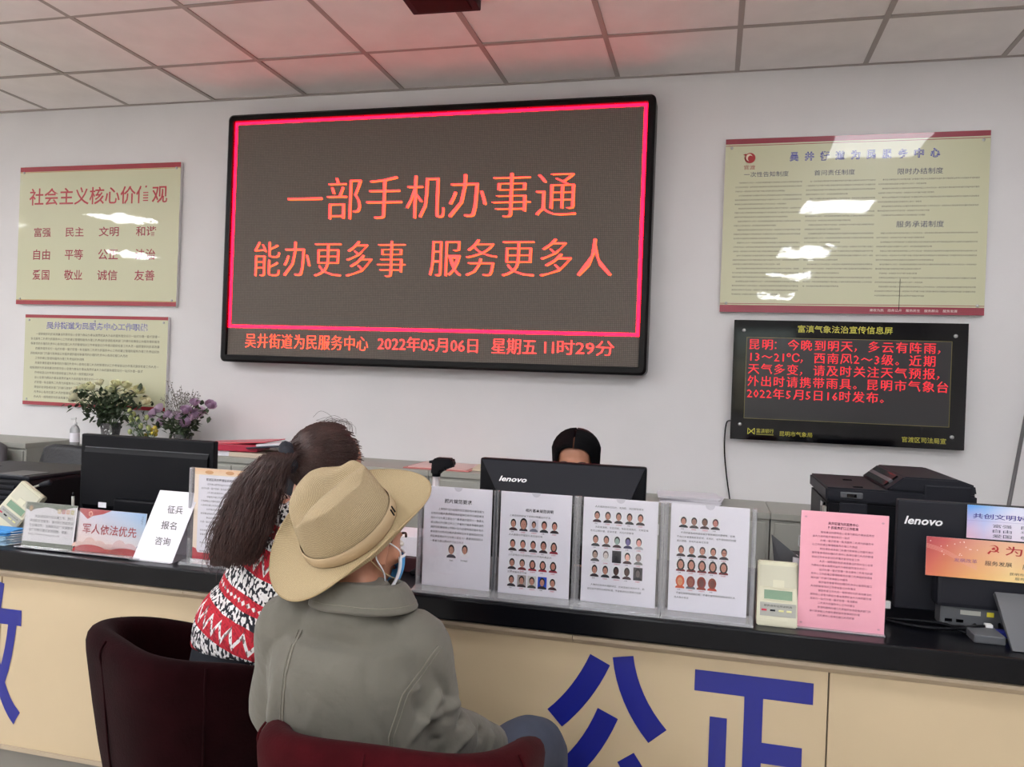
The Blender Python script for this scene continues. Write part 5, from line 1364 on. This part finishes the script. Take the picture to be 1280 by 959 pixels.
ramp = lambda src, stops: None
def rampn(src, stops, interp='CONSTANT'):
    r = node(sw, 'ShaderNodeValToRGB'); r.color_ramp.interpolation = interp
    while len(r.color_ramp.elements) > 1: r.color_ramp.elements.remove(r.color_ramp.elements[-1])
    r.color_ramp.elements[0].position = stops[0][0]; r.color_ramp.elements[0].color = stops[0][1]
    for p_, c_ in stops[1:]:
        e = r.color_ramp.elements.new(p_); e.color = c_
    nt.links.new(src, r.inputs[0]); return r.outputs[0]
RED, WHT, BLK = RGB(186, 30, 48), RGB(226, 222, 222), RGB(24, 24, 34)
# speckle: black/white knit
vo = node(sw, 'ShaderNodeTexNoise'); vo.inputs['Scale'].default_value = 95; vo.inputs['Detail'].default_value = 1; vo.inputs['Roughness'].default_value = .3
mpv = node(sw, 'ShaderNodeMapping'); mpv.inputs['Scale'].default_value = (1.4, 1.4, .8); nt.links.new(tc.outputs['Object'], mpv.inputs[0]); nt.links.new(mpv.outputs[0], vo.inputs['Vector'])
spk = rampn(vo.outputs[0], [(0, BLK), (.49, WHT)])
spr = rampn(vo.outputs[0], [(0, RGB(120, 100, 100)), (.44, WHT)])
# frac of h within a .145 m repeat
fr_h = mathn('FRACT', mathn('DIVIDE', mathn('SUBTRACT', h, .340), .195))
# zigzag motif inside red band
zz2 = mathn('ABSOLUTE', mathn('SUBTRACT', mathn('MULTIPLY', fr_h, .195), mathn('ADD', mathn('MULTIPLY', zig, 1.7), .014)))
zmask = mathn('LESS_THAN', zz2, .008)
W3 = lambda c: c
band1 = rampn(fr_h, [(0, (1, 1, 1, 1)), (.35, (0, 0, 0, 1))])      # wide red band
band2 = rampn(fr_h, [(0, (0, 0, 0, 1)), (.52, (1, 1, 1, 1)), (.70, (0, 0, 0, 1))])      # narrow red band
def mixn(f_, a, b_):
    n = node(sw, 'ShaderNodeMix', data_type='RGBA'); nt.links.new(f_, n.inputs[0]); nt.links.new(a, n.inputs[6]); nt.links.new(b_, n.inputs[7]); return n.outputs[2]
diam = mathn('LESS_THAN', mathn('ADD', mathn('MULTIPLY', mathn('ABSOLUTE', mathn('SUBTRACT', fr_h, .61)), .195), mathn('MULTIPLY', mathn('ABSOLUTE', mathn('SUBTRACT', mathn('PINGPONG', mathn('ADD', along, .01), .02), .01)), .8)), .0065)
redc = rampn(vo.outputs[0], [(0, RGB(150, 20, 38)), (.42, RED)])
c1 = mixn(band1, spk, mixn(zmask, redc, spr)); c2 = mixn(band2, c1, mixn(diam, redc, spr))
nt.links.new(c2, bs_.inputs['Base Color'])
wv = node(sw, 'ShaderNodeTexWave'); wv.bands_direction = 'DIAGONAL'; wv.inputs['Scale'].default_value = 60; wv.inputs['Distortion'].default_value = 3; nt.links.new(tc.outputs['Object'], wv.inputs[0])
bp = node(sw, 'ShaderNodeBump'); bp.inputs['Strength'].default_value = .5; bp.inputs['Distance'].default_value = .004; nt.links.new(wv.outputs['Fac'], bp.inputs['Height']); nt.links.new(bp.outputs[0], bs_.inputs['Normal'])
b = MB()
b.tube([nk2 + VV((0, 0, -.002)), nk2 + VV((-.005, 0, -.04)), VV((-.405, -2.315, .99)), ch2, VV((-.50, -2.325, .76)), be2 + VV((0, 0, .06)), be2 + VV((-.002, 0, .028))], [(.060, .056), (.09, .07), (.155, .088), (.165, .105), (.158, .110), (.160, .114), (.162, .116)], 28, sd, n=6, caps=True, power=2.2)
for sh_, el_, wr_ in ((s2L, e2L, w2L), (s2R, e2R, w2R)):
    b.tube([VV((-.43, -2.315, .94)) * .35 + sh_ * .65, sh_, sh_ * .5 + el_ * .5, el_, el_ * .5 + wr_ * .5, wr_], [.055, .062, .058, .054, .046, .038], 18, n=5, caps='round')
f = []
rr = random.Random(5)
for k in range(50):
    a = VV((rr.uniform(-.72, -.3), rr.uniform(-2.5, -2.3), rr.uniform(.62, .92))); dd = VV((rr.uniform(-1, 1), 0, rr.uniform(-.6, .5))).normalized() * rr.uniform(.05, .12)
    f.append((a, a + dd, rr.uniform(.012, .02), rr.uniform(-.006, .006)))
organic(b, 'sweater', sw, wom, .006, 8, off=OFW, folds=f)
b = MB()
for k_, a_, h_ in ((k2L, a2L, VV((-.64, -2.34, .48))), (k2R, a2R, VV((-.49, -2.39, .48)))):
    b.tube([h_, h_ * .5 + k_ * .5, k_, k_ * .6 + a_ * .4, a_], [.098, .085, .070, .058, .045], 18, n=5, caps='round')
b.tube([VV((-.62, -2.35, .50)), VV((-.50, -2.40, .50))], [(.10, .10)] * 2, 16, caps='round'); b.tube([be2 + VV((-.02, -.005, -.03)), pe2 + VV((0, -.01, 0))], [(.150, .105), (.16, .11)], 20, sd, caps='round'); b.tube([be2 + VV((-.01, 0, .05)), pe2 + VV((0, -.005, .05))], [(.148, .104), (.156, .112)], 20, sd, caps=True)
organic(b, 'trousers', M['navy2'], wom, .008, 8, off=OFW); shoe(wom, a2L, OFW); shoe(wom, a2R, OFW)
# hair: cap, strands combed to the scrunchie, ponytail
M['hairw'] = mat('brown_hair', (58, 36, 32), .45, noise=.35, nscale=40)
M['hairb'] = mat('black_hair', (9, 8, 11), .65, spec=.12)
R2_, F2_, U2_ = fr2; mt2 = Matrix((R2_, F2_, U2_)).transposed()
OW = VV(OFW)
scr = VV((-.406, -2.374, 1.190))
def pt_on_head(th, ph, k=1.0):
    """th azimuth from the back, ph elevation"""
    return L2(sin(th) * cos(ph) * .088 * k, -.012 - cos(th) * cos(ph) * .105 * k, .024 + sin(ph) * .098 * k)
cap = MB(); rows_ = []
for j in range(13):
    ph = radians(-72 + 162 * j / 12); r_ = []
    for i in range(33):
        lim = 2.25 if ph > .25 else 1.55 + .55 * max(0, (ph + .3))
        r_.append(pt_on_head(-lim + 2 * lim * i / 32, ph, .97))
    rows_.append(r_)
cap.add([p for r in rows_ for p in r], [(j * 33 + i, j * 33 + i + 1, (j + 1) * 33 + i + 1, (j + 1) * 33 + i) for j in range(12) for i in range(32)])
c_o = cap.build('hair', M['hairw'], wom, True, off=OFW); q = c_o.modifiers.new('s', 'SOLIDIFY'); q.thickness = .012; q.offset = -1
q = c_o.modifiers.new('b', 'SUBSURF'); q.levels = 1; q.render_levels = 1
st = MB(); rs = random.Random(21)
for k in range(1500):
    ph = radians(rs.uniform(-68, 88)); lim = 2.3 if ph > .25 else 1.6 + .5 * max(0, ph + .3)
    th = rs.uniform(-lim, lim)
    p0 = pt_on_head(th, ph, 1.0); tgt = scr + VV((rs.gauss(0, .008), rs.gauss(0, .008), rs.gauss(0, .01)))
    pts = []
    cen = L2(0, -.012, .024)
    for q in range(6):
        t = q / 5; v = p0.lerp(tgt, t * .97) - cen
        e = VV((v.dot(R2_) / .088, v.dot(F2_) / .105, v.dot(U2_) / .098)); ln = e.length
        kk = (1.0 + .03 * sin(t * pi) + rs.uniform(0, .02)) / ln if t < .75 else max(1, 1.0 / ln)
        pts.append(cen + v * kk)
    pts.append(tgt); st.tube(pts, .0011, 3, caps=False)
so = st.build('combed_strands', M['hairw'], c_o, True, off=OFW, recalc=False); so['kind'] = 'stuff'
pt = MB()
path = [scr, scr + VV((-.012, -.030, .004)), VV((-.452, -2.425, 1.135)), VV((-.474, -2.440, 1.055)), VV((-.494, -2.450, .975)), VV((-.506, -2.452, .925))]
def pathp(t):
    t = max(0, min(.9999, t)) * (len(path) - 1); i = int(t); u = t - i
    p0, p1, p2, p3 = path[max(i - 1, 0)], path[i], path[i + 1], path[min(i + 2, len(path) - 1)]
    return 0.5 * ((2 * p1) + (p2 - p0) * u + (2 * p0 - 5 * p1 + 4 * p2 - p3) * u * u + (3 * p1 - p0 - 3 * p2 + p3) * u ** 3)
for k in range(1900):
    a = rs.uniform(0, 2 * pi); rr_ = math.sqrt(rs.random()); end = rs.uniform(.55, 1.0) if rs.random() < .55 else rs.uniform(.85, 1.10)
    pts = []; fa = rs.uniform(0, 6.28); wob = rs.uniform(.003, .013)
    for q in range(10):
        t = end * q / 9; c = pathp(t)
        spread = .010 + .060 * (1 - math.exp(-t * 2.7)) - .05 * max(0, t - .7)
        x = CR * cos(a) * 1.05 + CF * sin(a) * .8
        pts.append(c + x * rr_ * spread + CR * (wob * sin(fa + t * 9)) + CU * (wob * .5 * cos(fa + t * 7)))
    pt.tube(pts, [.0013] * 8 + [.0010, .0005], 3, caps=False)
po = pt.build('ponytail', M['hairw'], c_o, True, off=OFW, recalc=False); po['kind'] = 'stuff'
# loose flyaway hairs on top
fz = MB()
for k in range(330):
    a = rs.uniform(0, 2 * pi); t0 = rs.uniform(.1, .7); t1 = t0 + rs.uniform(.15, .5); fa = rs.uniform(0, 6.28); pts = []; w_ = rs.uniform(.006, .016)
    for q in range(8):
        t = t0 + (t1 - t0) * q / 7; spread = (.010 + .060 * (1 - math.exp(-t * 2.7)) - .05 * max(0, t - .7)) * (1.0 + .22 * q / 7)
        pts.append(pathp(min(t, 1)) - CU * max(0, t - 1) * .2 + (CR * cos(a) * 1.05 + CF * sin(a) * .8) * spread + CR * (w_ * sin(fa + t * 14)) + CU * (w_ * .6 * cos(fa + t * 11)))
    fz.tube(pts, [.0007] * 7 + [.0003], 3, caps=False)
zo = fz.build('frizz', M['hairw'], c_o, True, off=OFW, recalc=False); zo['kind'] = 'stuff'
fl = MB()
for k in range(16):
    a = L2(rs.uniform(-.03, .03), rs.uniform(-.04, .03), .118); fl.tube([a, a + U2_ * .018 - F2_ * .01, a + U2_ * rs.uniform(.015, .028) - F2_ * rs.uniform(.02, .05), a + U2_ * .002 - F2_ * rs.uniform(.05, .08)], .0004, 3, n=4, caps=False)
fl.build('flyaway_hair', M['hairw'], c_o, True, off=OFW, recalc=False)
sc = MB()
ax = (VV((-.035, -.025, -.005)) + VV((0, 0, -.01))).normalized(); s1 = ax.orthogonal().normalized(); s2 = ax.cross(s1)
pts = [scr + ax * .004 + (s1 * cos(t) + s2 * sin(t)) * (.026 + .003 * sin(t * 7)) + ax * .003 * sin(t * 5) for t in [2 * pi * k / 28 for k in range(29)]]
sc.tube(pts, .0150, 10, caps=False); sc.ball(scr + VV((0, -.01, .022)), (.014, .012, .016)); sc.build('scrunchie', mat('black_scrunchie', (18, 20, 32), .8), wom, True, off=OFW)

# ---- the clerk behind the centre monitor
OFC = (.11, -1.08, 0)
clk = thing('person', 'person with centre-parted black hair, only forehead and hair showing above the centre monitor', 'person', OFC)
hc3 = VV((.118, -1.13, 1.103)); fr3 = head_frame((0.05, -1, -.22), (0, -.1, 1))
b = MB(); L3 = add_head(b, hc3, fr3, .98)
b.tube([L3(0, -.02, -.02), L3(0, -.025, -.08), VV((.11, -1.09, .965)), VV((.11, -1.08, .90))], [.05, .046, .048, .07], 16, n=4, caps='round')
b.tube([VV((.11, -1.08, .93)), VV((.11, -1.08, .83)), VV((.11, -1.06, .65)), VV((.11, -1.02, .50))], [(.09, .04), (.13, .06), (.11, .06), (.13, .08)], 22, (1, 0, 0), n=5, caps='round')
for s in (-1, 1):
    b.tube([VV((.11 + s * .1, -1.08, .87)), VV((.11 + s * .155, -1.08, .865)), VV((.11 + s * .21, -1.12, .72)), VV((.11 + s * .20, -1.26, .74)), VV((.11 + s * .13, -1.36, .80))], [.034, .036, .032, .028, .022], 14, n=4, caps='round')
    hand(b, (.11 + s * .13, -1.36, .80), (-s * .3, -1, -.1), (0, 0, 1), .88, .5, s > 0)
    b.tube([VV((.11 + s * .08, -1.03, .48)), VV((.11 + s * .1, -1.19, .49))], [.07, .052], 14, caps='round'); b.tube([VV((.11 + s * .1, -1.19, .49)), VV((.11 + s * .1, -1.13, .10)), VV((.11 + s * .1, -1.18, .04))], [.052, .034, .03], 14, n=3, caps='round')
organic(b, 'body', M['skin'], clk, .0055, 4, off=OFC); face_parts(clk, L3, fr3, OFC, .98)
b = MB(); b.tube([VV((.11, -1.09, .955)), VV((.11, -1.08, .90)), VV((.11, -1.08, .82)), VV((.11, -1.06, .65)), VV((.11, -1.02, .50))], [(.065, .06), (.14, .075), (.17, .10), (.15, .10), (.165, .115)], 24, (1, 0, 0), n=5, caps='round')
for s in (-1, 1):
    b.tube([VV((.11 + s * .1, -1.08, .89)), VV((.11 + s * .165, -1.08, .88)), VV((.11 + s * .21, -1.12, .72)), VV((.11 + s * .20, -1.26, .75)), VV((.11 + s * .14, -1.34, .80))], [.055, .058, .05, .042, .034], 16, n=4, caps='round')
organic(b, 'uniform_jacket', M['uniform'], clk, .008, 8, off=OFC)
b = MB()
for s in (-1, 1): b.tube([VV((.11 + s * .08, -1.0, .48)), VV((.11 + s * .1, -1.19, .49)), VV((.11 + s * .1, -1.15, .28)), VV((.11 + s * .1, -1.13, .09))], [.09, .068, .058, .05], 16, n=4, caps='round'); shoe(clk, VV((.11 + s * .1, -1.20, .09)), OFC)
organic(b, 'trousers', M['navy2'], clk, .009, 6, off=OFC)
hb2 = MB(); R3, F3, U3 = fr3; cen = L3(0, -.012, .024)
rs = random.Random(3)
capm = MB(); rr3 = []
for j in range(12):
    row = []
    for i in range(41):
        th = radians(-180 + 360 * i / 40); ad = abs(math.degrees(th)); phm = radians(-55 if ad < 100 else (-55 + 65 * (ad - 100) / 25 if ad < 125 else 10 + 52 * (ad - 125) / 55))
        ph = phm + (radians(90) - phm) * j / 11
        row.append(L3(sin(th) * cos(ph) * .086, -.012 - cos(th) * cos(ph) * .102, .024 + sin(ph) * .096))
    rr3.append(row)
capm.add([p for r in rr3 for p in r], [(j * 41 + i, j * 41 + i + 1, (j + 1) * 41 + i + 1, (j + 1) * 41 + i) for j in range(11) for i in range(40)])
c3 = capm.build('hair', M['hairb'], clk, True, off=OFC)
sm = MB()
for k in range(1500):
    sg = rs.choice((-1, 1)); y0 = rs.uniform(-.09, .082); x0 = sg * rs.uniform(.001, .012)
    pts = []
    zt = .024 + .100 * math.sqrt(max(.05, 1 - ((y0 + .012) / .108) ** 2))
    a = L3(x0, y0, zt); endy = y0 * .75 - .012
    for q in range(7):
        t = q / 6; ang = t * 1.35
        xx_ = sg * (.004 + (.092 + rs.uniform(0, .003)) * sin(ang)); z_ = .024 + (zt - .024) * cos(ang) + .003
        kx = math.sqrt(max(.1, 1 - ((y0 + .012) / .125) ** 2)); pts.append(L3(xx_ * kx if kx < 1 else xx_, y0 + (endy - y0) * t, z_))
    pts.append(L3(sg * .088, endy - .005, -.07 - rs.uniform(0, .04)))
    sm.tube(pts, .0013, 3, caps=False)
s3 = sm.build('parted_strands', M['hairb'], c3, True, off=OFC, recalc=False); s3['kind'] = 'stuff'
office_chair('black office chair under the clerk behind the centre monitor', .11, -.90, pi, .80, M['black2'], .42)
# ------------------------------------------------------------------ flowers on the cabinets
M['leaf'] = mat('dark_leaf', (52, 66, 44), .55, noise=.2, nscale=30); M['leaf2'] = mat('grey_leaf', (104, 120, 98), .6, noise=.2, nscale=30)
M['cream'] = mat('cream_petal', (244, 240, 208), .6); M['cream2'] = mat('cream_petal_green', (230, 230, 188), .6)
M['lilac'] = mat('lilac_petal', (192, 164, 192), .6); M['lilac2'] = mat('pale_lilac_petal', (214, 190, 212), .6)
M['stem'] = mat('stem', (70, 92, 48), .6); M['glassv'] = clear_mat('vase_glass', (.72, .76, .74), 1.6, .03, .06)
def rose_mesh(mm, r=.028, seed=0):
    q = random.Random(seed); m = MB()
    for ring, (n, rr_, hh, op) in enumerate(((3, .30, 1.0, .0), (4, .55, .98, .06), (5, .82, .90, .14), (6, 1.0, .72, .30))):
        for k in range(n):
            a = 2 * pi * (k + .5 * ring) / n + q.uniform(-.15, .15); w = 2.2 * pi / n
            vs = []
            for j in range(4):
                v = j / 3
                for i in range(5):
                    u = (i / 4 - .5) * w * (.55 + .6 * v - .35 * v * v)
                    rad = r * rr_ * (.35 + .65 * math.sin(v * pi / 2)) + r * op * .45 * v * v
                    vs.append((cos(a + u) * rad, sin(a + u) * rad, r * (-.7 + hh * 1.35 * v) - (abs(i - 2) ** 2) * r * .05 * v))
            m.add(vs, [(j * 5 + i, j * 5 + i + 1, (j + 1) * 5 + i + 1, (j + 1) * 5 + i) for j in range(3) for i in range(4)])
    m.ball((0, 0, -r * .25), (r * .5, r * .5, r * .6), 10, 6)
    me = m.mesh('rose'); me.materials.append(mm); me.polygons.foreach_set('use_smooth', [True] * len(me.polygons)); return me
def leaf(m, p, d, L_, W_, q):
    d = VV(d).normalized(); s = d.cross(VV((q.uniform(-.3, .3), q.uniform(-.3, .3), 1))).normalized(); n = s.cross(d)
    p = VV(p); m.add([p, p + d * L_ * .35 + s * W_, p + d * L_ * .75 + s * W_ * .7 - n * L_ * .05, p + d * L_ - n * L_ * .12, p + d * L_ * .75 - s * W_ * .7 - n * L_ * .05, p + d * L_ * .35 - s * W_, p + d * L_ * .5 + n * W_ * .3],
                     [(0, 1, 6), (1, 2, 6), (2, 3, 6), (3, 4, 6), (4, 5, 6), (5, 0, 6)])
def bouquet(label, base, vr, vh, roses, mats, seed, leafm, nleaf, spread, vase_label=None):
    o = thing('flower_vase', label, 'flowers', base); B = VV(base); q = random.Random(seed)
    MB().lathe([(0, 0), (vr * .62, 0), (vr * .7, vh * .1), (vr, vh), (vr * .93, vh), (vr * .62, vh * .12), (0, vh * .1)], seg=20).build('vase', M['glassv'], o, True)
    ms = [rose_mesh(mm, .029, seed + i) for i, mm in enumerate(mats)]
    st = MB(); top = VV((0, 0, vh * .9))
    for i, r_ in enumerate(roses):
        p = VV(r_) - B; x = link('rose', ms[i % len(ms)], o, loc=p); dirv = (p - VV((0, 0, vh * .8))).normalized()
        dirv = (dirv + VV((0, -.35, .1))).normalized(); x.rotation_euler = dirv.to_track_quat('Z', 'Y').to_euler(); s = q.uniform(.85, 1.12); x.scale = (s, s, s)
        bt = VV((q.uniform(-.5, .5) * vr, q.uniform(-.5, .5) * vr, .02))
        st.tube([bt, top + VV((p.x * .12, p.y * .1, 0)), p * .6 + top * .4 + VV((0, 0, .01)), p - dirv * .015], .0028, 5, n=3)
    s_ = st.build('stems', M['stem'], o, True); s_['kind'] = 'stuff'
    lf = MB()
    for k in range(nleaf):
        r_ = VV(roses[q.randrange(len(roses))]) - B; t = q.uniform(.25, .92); p = top.lerp(r_, t) + VV((q.uniform(-1, 1), q.uniform(-1, 1), q.uniform(-1, .6))) * spread
        leaf(lf, p, (q.uniform(-1, 1), q.uniform(-1, .6), q.uniform(-.7, .7)), q.uniform(.03, .055), q.uniform(.010, .016), q)
    l_ = lf.build('leaves', leafm, o, recalc=False); l_['kind'] = 'stuff'
    return o
CRM = [(-3.104, -0.155, 1.248), (-3.054, -0.156, 1.266), (-3.012, -0.263, 1.211), (-2.894, -0.26, 1.276), (-2.917, -0.17, 1.304), (-2.824, -0.182, 1.271), (-2.868, -0.19, 1.233), (-2.748, -0.233, 1.304), (-2.724, -0.197, 1.247), (-2.707, -0.197, 1.298), (-2.656, -0.2, 1.261), (-2.573, -0.251, 1.273), (-2.555, -0.218, 1.21), (-2.951, -0.223, 1.282)]
PUR = [(-2.428, -0.183, 1.139), (-2.497, -0.151, 1.091), (-2.514, -0.156, 1.166), (-2.517, -0.205, 1.139), (-2.316, -0.217, 1.129), (-2.229, -0.238, 1.13), (-2.251, -0.266, 1.099), (-2.249, -0.267, 1.173), (-2.185, -0.214, 1.17), (-2.115, -0.232, 1.207), (-2.224, -0.224, 1.216), (-2.397, -0.163, 1.132), (-2.216, -0.207, 1.153)]
bouquet('glass vase of cream roses with dark leaves in front of the lower left wall board', (-2.80, -.2, .9405), .060, .13, CRM, [M['cream'], M['cream2']], 4, M['leaf'], 420, .045)
o = bouquet('glass vase of lilac roses with wispy twigs, right of the cream roses', (-2.31, -.2, .9405), .055, .09, PUR, [M['lilac'], M['lilac'], M['lilac2']], 9, M['leaf'], 220, .035)
tw = MB(); q = random.Random(8)
for e in ((-2.386, -.2, 1.319), (-2.438, -.2, 1.246), (-2.302, -.2, 1.267), (-2.221, -.2, 1.259), (-2.264, -.2, 1.232), (-2.36, -.19, 1.27), (-2.33, -.22, 1.28), (-2.28, -.2, 1.285)):
    e = VV(e) - VV((-2.31, -.2, .9405))
    for k in range(4):
        e2 = e + VV((q.uniform(-.04, .04), q.uniform(-.03, .03), q.uniform(-.04, .02))); tw.tube([(0, 0, .1), e2 * .6 + VV((0, 0, .05)), e2], [.0016, .0012, .0008], 4, n=3)
        for t in range(7): c = e2 * (.62 + .055 * t) + VV((0, 0, .045 * (1 - t / 7))); tw.ball(c + VV((q.uniform(-.012, .012), 0, q.uniform(-.01, .01))), .0035, 6, 4)
t_ = tw.build('twigs', mat('dry_twig', (122, 118, 110), .8), o, recalc=False); t_['kind'] = 'stuff'
# little berry bunch between the two vases
o = thing('flower_vase', 'small bunch of yellow berries and pale buds between the two rose vases', 'flowers', (-2.46, -.30, .9405))
MB().lathe([(0, 0), (.03, 0), (.035, .06), (.032, .06), (.028, .004), (0, .004)], seg=16).build('vase', M['glassv'], o, True)
B = VV((-2.46, -.30, .9405)); yb = mat('yellow_berry', (200, 180, 70), .4); gb_ = mat('green_bud', (170, 180, 120), .6)
stm = MB(); lf = MB(); q = random.Random(14)
for i, p in enumerate([(-2.503, -.253, 1.063), (-2.449, -.292, 1.052), (-2.407, -.317, 1.067), (-2.426, -.281, 1.045), (-2.43, -.304, 1.034), (-2.493, -.259, 1.028), (-2.52, -.25, 1.015), (-2.462, -.239, 1.021)]):
    p = VV(p) - B; MB().ball(p, .012, 10, 8).build('berry', yb, o, True); stm.tube([(0, 0, .02), p * .6, p], .0018, 5)
for i in range(9):
    p = VV((q.uniform(-.15, .02), q.uniform(-.03, .03), q.uniform(.08, .22))); MB().ball(p, (.013, .013, .017), 8, 6).build('bud', gb_, o, True); stm.tube([(0, 0, .02), p * .6, p], .0018, 5)
    for k in range(6): leaf(lf, p * q.uniform(.5, 1.05), (q.uniform(-1, 1), q.uniform(-1, .5), q.uniform(-.5, .8)), .04, .012, q)
a_ = stm.build('stems', M['stem'], o, True); a_['kind'] = 'stuff'; a_ = lf.build('leaves', M['leaf2'], o, recalc=False); a_['kind'] = 'stuff'
# hand sanitiser
o = thing('pump_bottle', 'clear pump bottle with white label standing left of the cream roses', 'bottle', (-2.93, -.33, .9405)); o.scale = (.78, .78, .95)
MB().lathe([(0, 0), (.030, 0), (.033, .01), (.033, .095), (.022, .115), (.012, .12), (0, .12)], seg=20).build('bottle', clear_mat('bottle_plastic', (.82, .84, .84), 1.2, .1, .3), o, True)
MB().lathe([(.0335, .02), (.0338, .021), (.0338, .075), (.0335, .076)], seg=20, close=True).build('label', M['paper'], o, True, label='white label')
MB().lathe([(0, .12), (.014, .12), (.014, .138), (.006, .140), (.006, .160), (0, .160)], seg=14).build('pump', M['white'], o, True)
MB().tube([(.006, 0, .162), (-.034, 0, .158)], [.007, .005], 8).build('nozzle', M['white'], o, True)
# red folders and papers on the cabinet behind the ponytail
Z = .9405
def flat(name, label, cat, x, y, z, w, d, h, rz, m, ry=0, group=None, rx=0):
    o = thing(name, label, cat, (x, y, z), (rx, ry, rz), group); MB().box(-w / 2, w / 2, -d / 2, d / 2, 0, h, min(.003, h * .3)).build('cover' if cat != 'paper' else 'sheets', m, o); return o
flat('paper_stack', 'white paper stack at the bottom of the folder pile right of the left monitor', 'paper', -2.03, -.24, Z, .24, .27, .028, .1, M['paper'])
flat('paper_stack', 'buff paper stack under the red binder behind the ponytail', 'paper', -1.74, -.25, Z, .30, .26, .024, -.1, mat('buff_paper', (206, 190, 172), .7))
flat('ring_binder', 'crimson binder lying on the buff papers left of the ponytail', 'binder', -1.88, -.27, Z + .029, .24, .2, .034, .2, M['red'])
flat('folder', 'pink-red plastic folder on top of the white papers, tilted up to the right', 'folder', -1.93, -.20, Z + .064, .40, .26, .006, .1, mat('pink_red_folder', (214, 84, 100), .35), -.07)
flat('folder', 'dark blue board with white papers on it, behind the scrunchie', 'folder', -1.62, -.26, Z + .062, .34, .24, .008, -.05, mat('navy_board', (26, 30, 52), .4), -.10)
flat('paper_stack', 'white paper sheets lying on the dark blue board behind the scrunchie', 'paper', -1.60, -.25, Z + .074, .30, .2, .012, .05, M['paper'], -.10)
# clipboard and papers behind the pole
o = thing('clipboard', 'pink clipboard with a brown lower edge on the cabinet behind the black-handled pole', 'clipboard', (-.70, -.21, Z), (0, 0, 0))
MB().box(-.19, .16, -.17, .16, 0, .006, .002).build('board', mat('clip_pink', (196, 120, 116), .5), o); MB().box(-.17, .14, -.15, .15, .006, .009).build('sheet', mat('pale_pink_sheet', (226, 200, 196), .6), o); MB().box(-.13, -.11, .05, .10, .006, .022, .002).build('clip', M['black'], o)
flat('paper_stack', 'cream paper with a curled brown edge lying right of the pink clipboard', 'paper', -.49, -.18, Z + .0005, .15, .26, .010, .15, mat('cream_paper', (214, 204, 180), .7))
flat('paper_stack', 'blue-white printed papers next to the left end of the centre monitor', 'paper', -.27, -.2, Z + .0005, .22, .22, .030, -.1, mat('bluish_paper', (176, 180, 220), .7))
# loose papers right of the clerk
for k, (dx, dy, rz, lb) in enumerate(((0, 0, .02, 'lowest white paper bundle right of the centre monitor'), (.01, .01, -.08, 'middle white paper bundle right of the centre monitor'), (-.012, .0, .10, 'top white paper bundle right of the centre monitor'))):
    o = thing('paper_stack', lb, 'paper', (.53 + dx, -.21 + dy, .8505 + k * .0115), (0, 0, rz), 'loose paper bundles on the right-hand cabinet')
    for j in range(3): MB().box(-.14 + .004 * j, .14 + .005 * j, -.10, .11 - .004 * j, .0035 * j, .0035 * j + .003).build('sheet', M['paper'], o)
# tan bag beside the man's knee
o = thing('cloth_bag', 'cream cloth bag with dark piping at the bottom edge beside the seated knee', 'bag', (.405, -2.44, .003)); tanm = mat('cream_canvas', (214, 190, 150), .85, noise=.06, nscale=20)
b = MB(); b.tube([(0, 0, .05), (0, 0, .2), (0, 0, .40), (0, .0, .47)], [(.125, .05), (.13, .06), (.125, .045), (.09, .02)], 20, (1, 0, 0), n=5, caps='round', power=2.6); organic(b, 'pouch', tanm, o, .006, 4)
MB().tube([(-.13, -.0, .1), (-.135, -.0, .25), (-.125, 0, .42), (-.06, 0, .492), (.06, 0, .492), (.125, 0, .42), (.135, 0, .25), (.13, 0, .1)], .0035, 6, n=6).build('piping', M['black2'], o, True)
for y_ in (-.03, .03): MB().tube([(-.06, y_, .45), (-.055, y_ * 1.6, .36), (-.05, y_ * 2, .26), (.0, y_ * 2.2, .22), (.05, y_ * 2, .26), (.055, y_ * 1.6, .36), (.06, y_, .45)], .006, 6, n=4).build('handle', M['black2'], o, True)
office_chair('dark grey office chair behind the framed notice left of the ponytail', -1.60, -.75, 0, .905, M['black2'], .44)
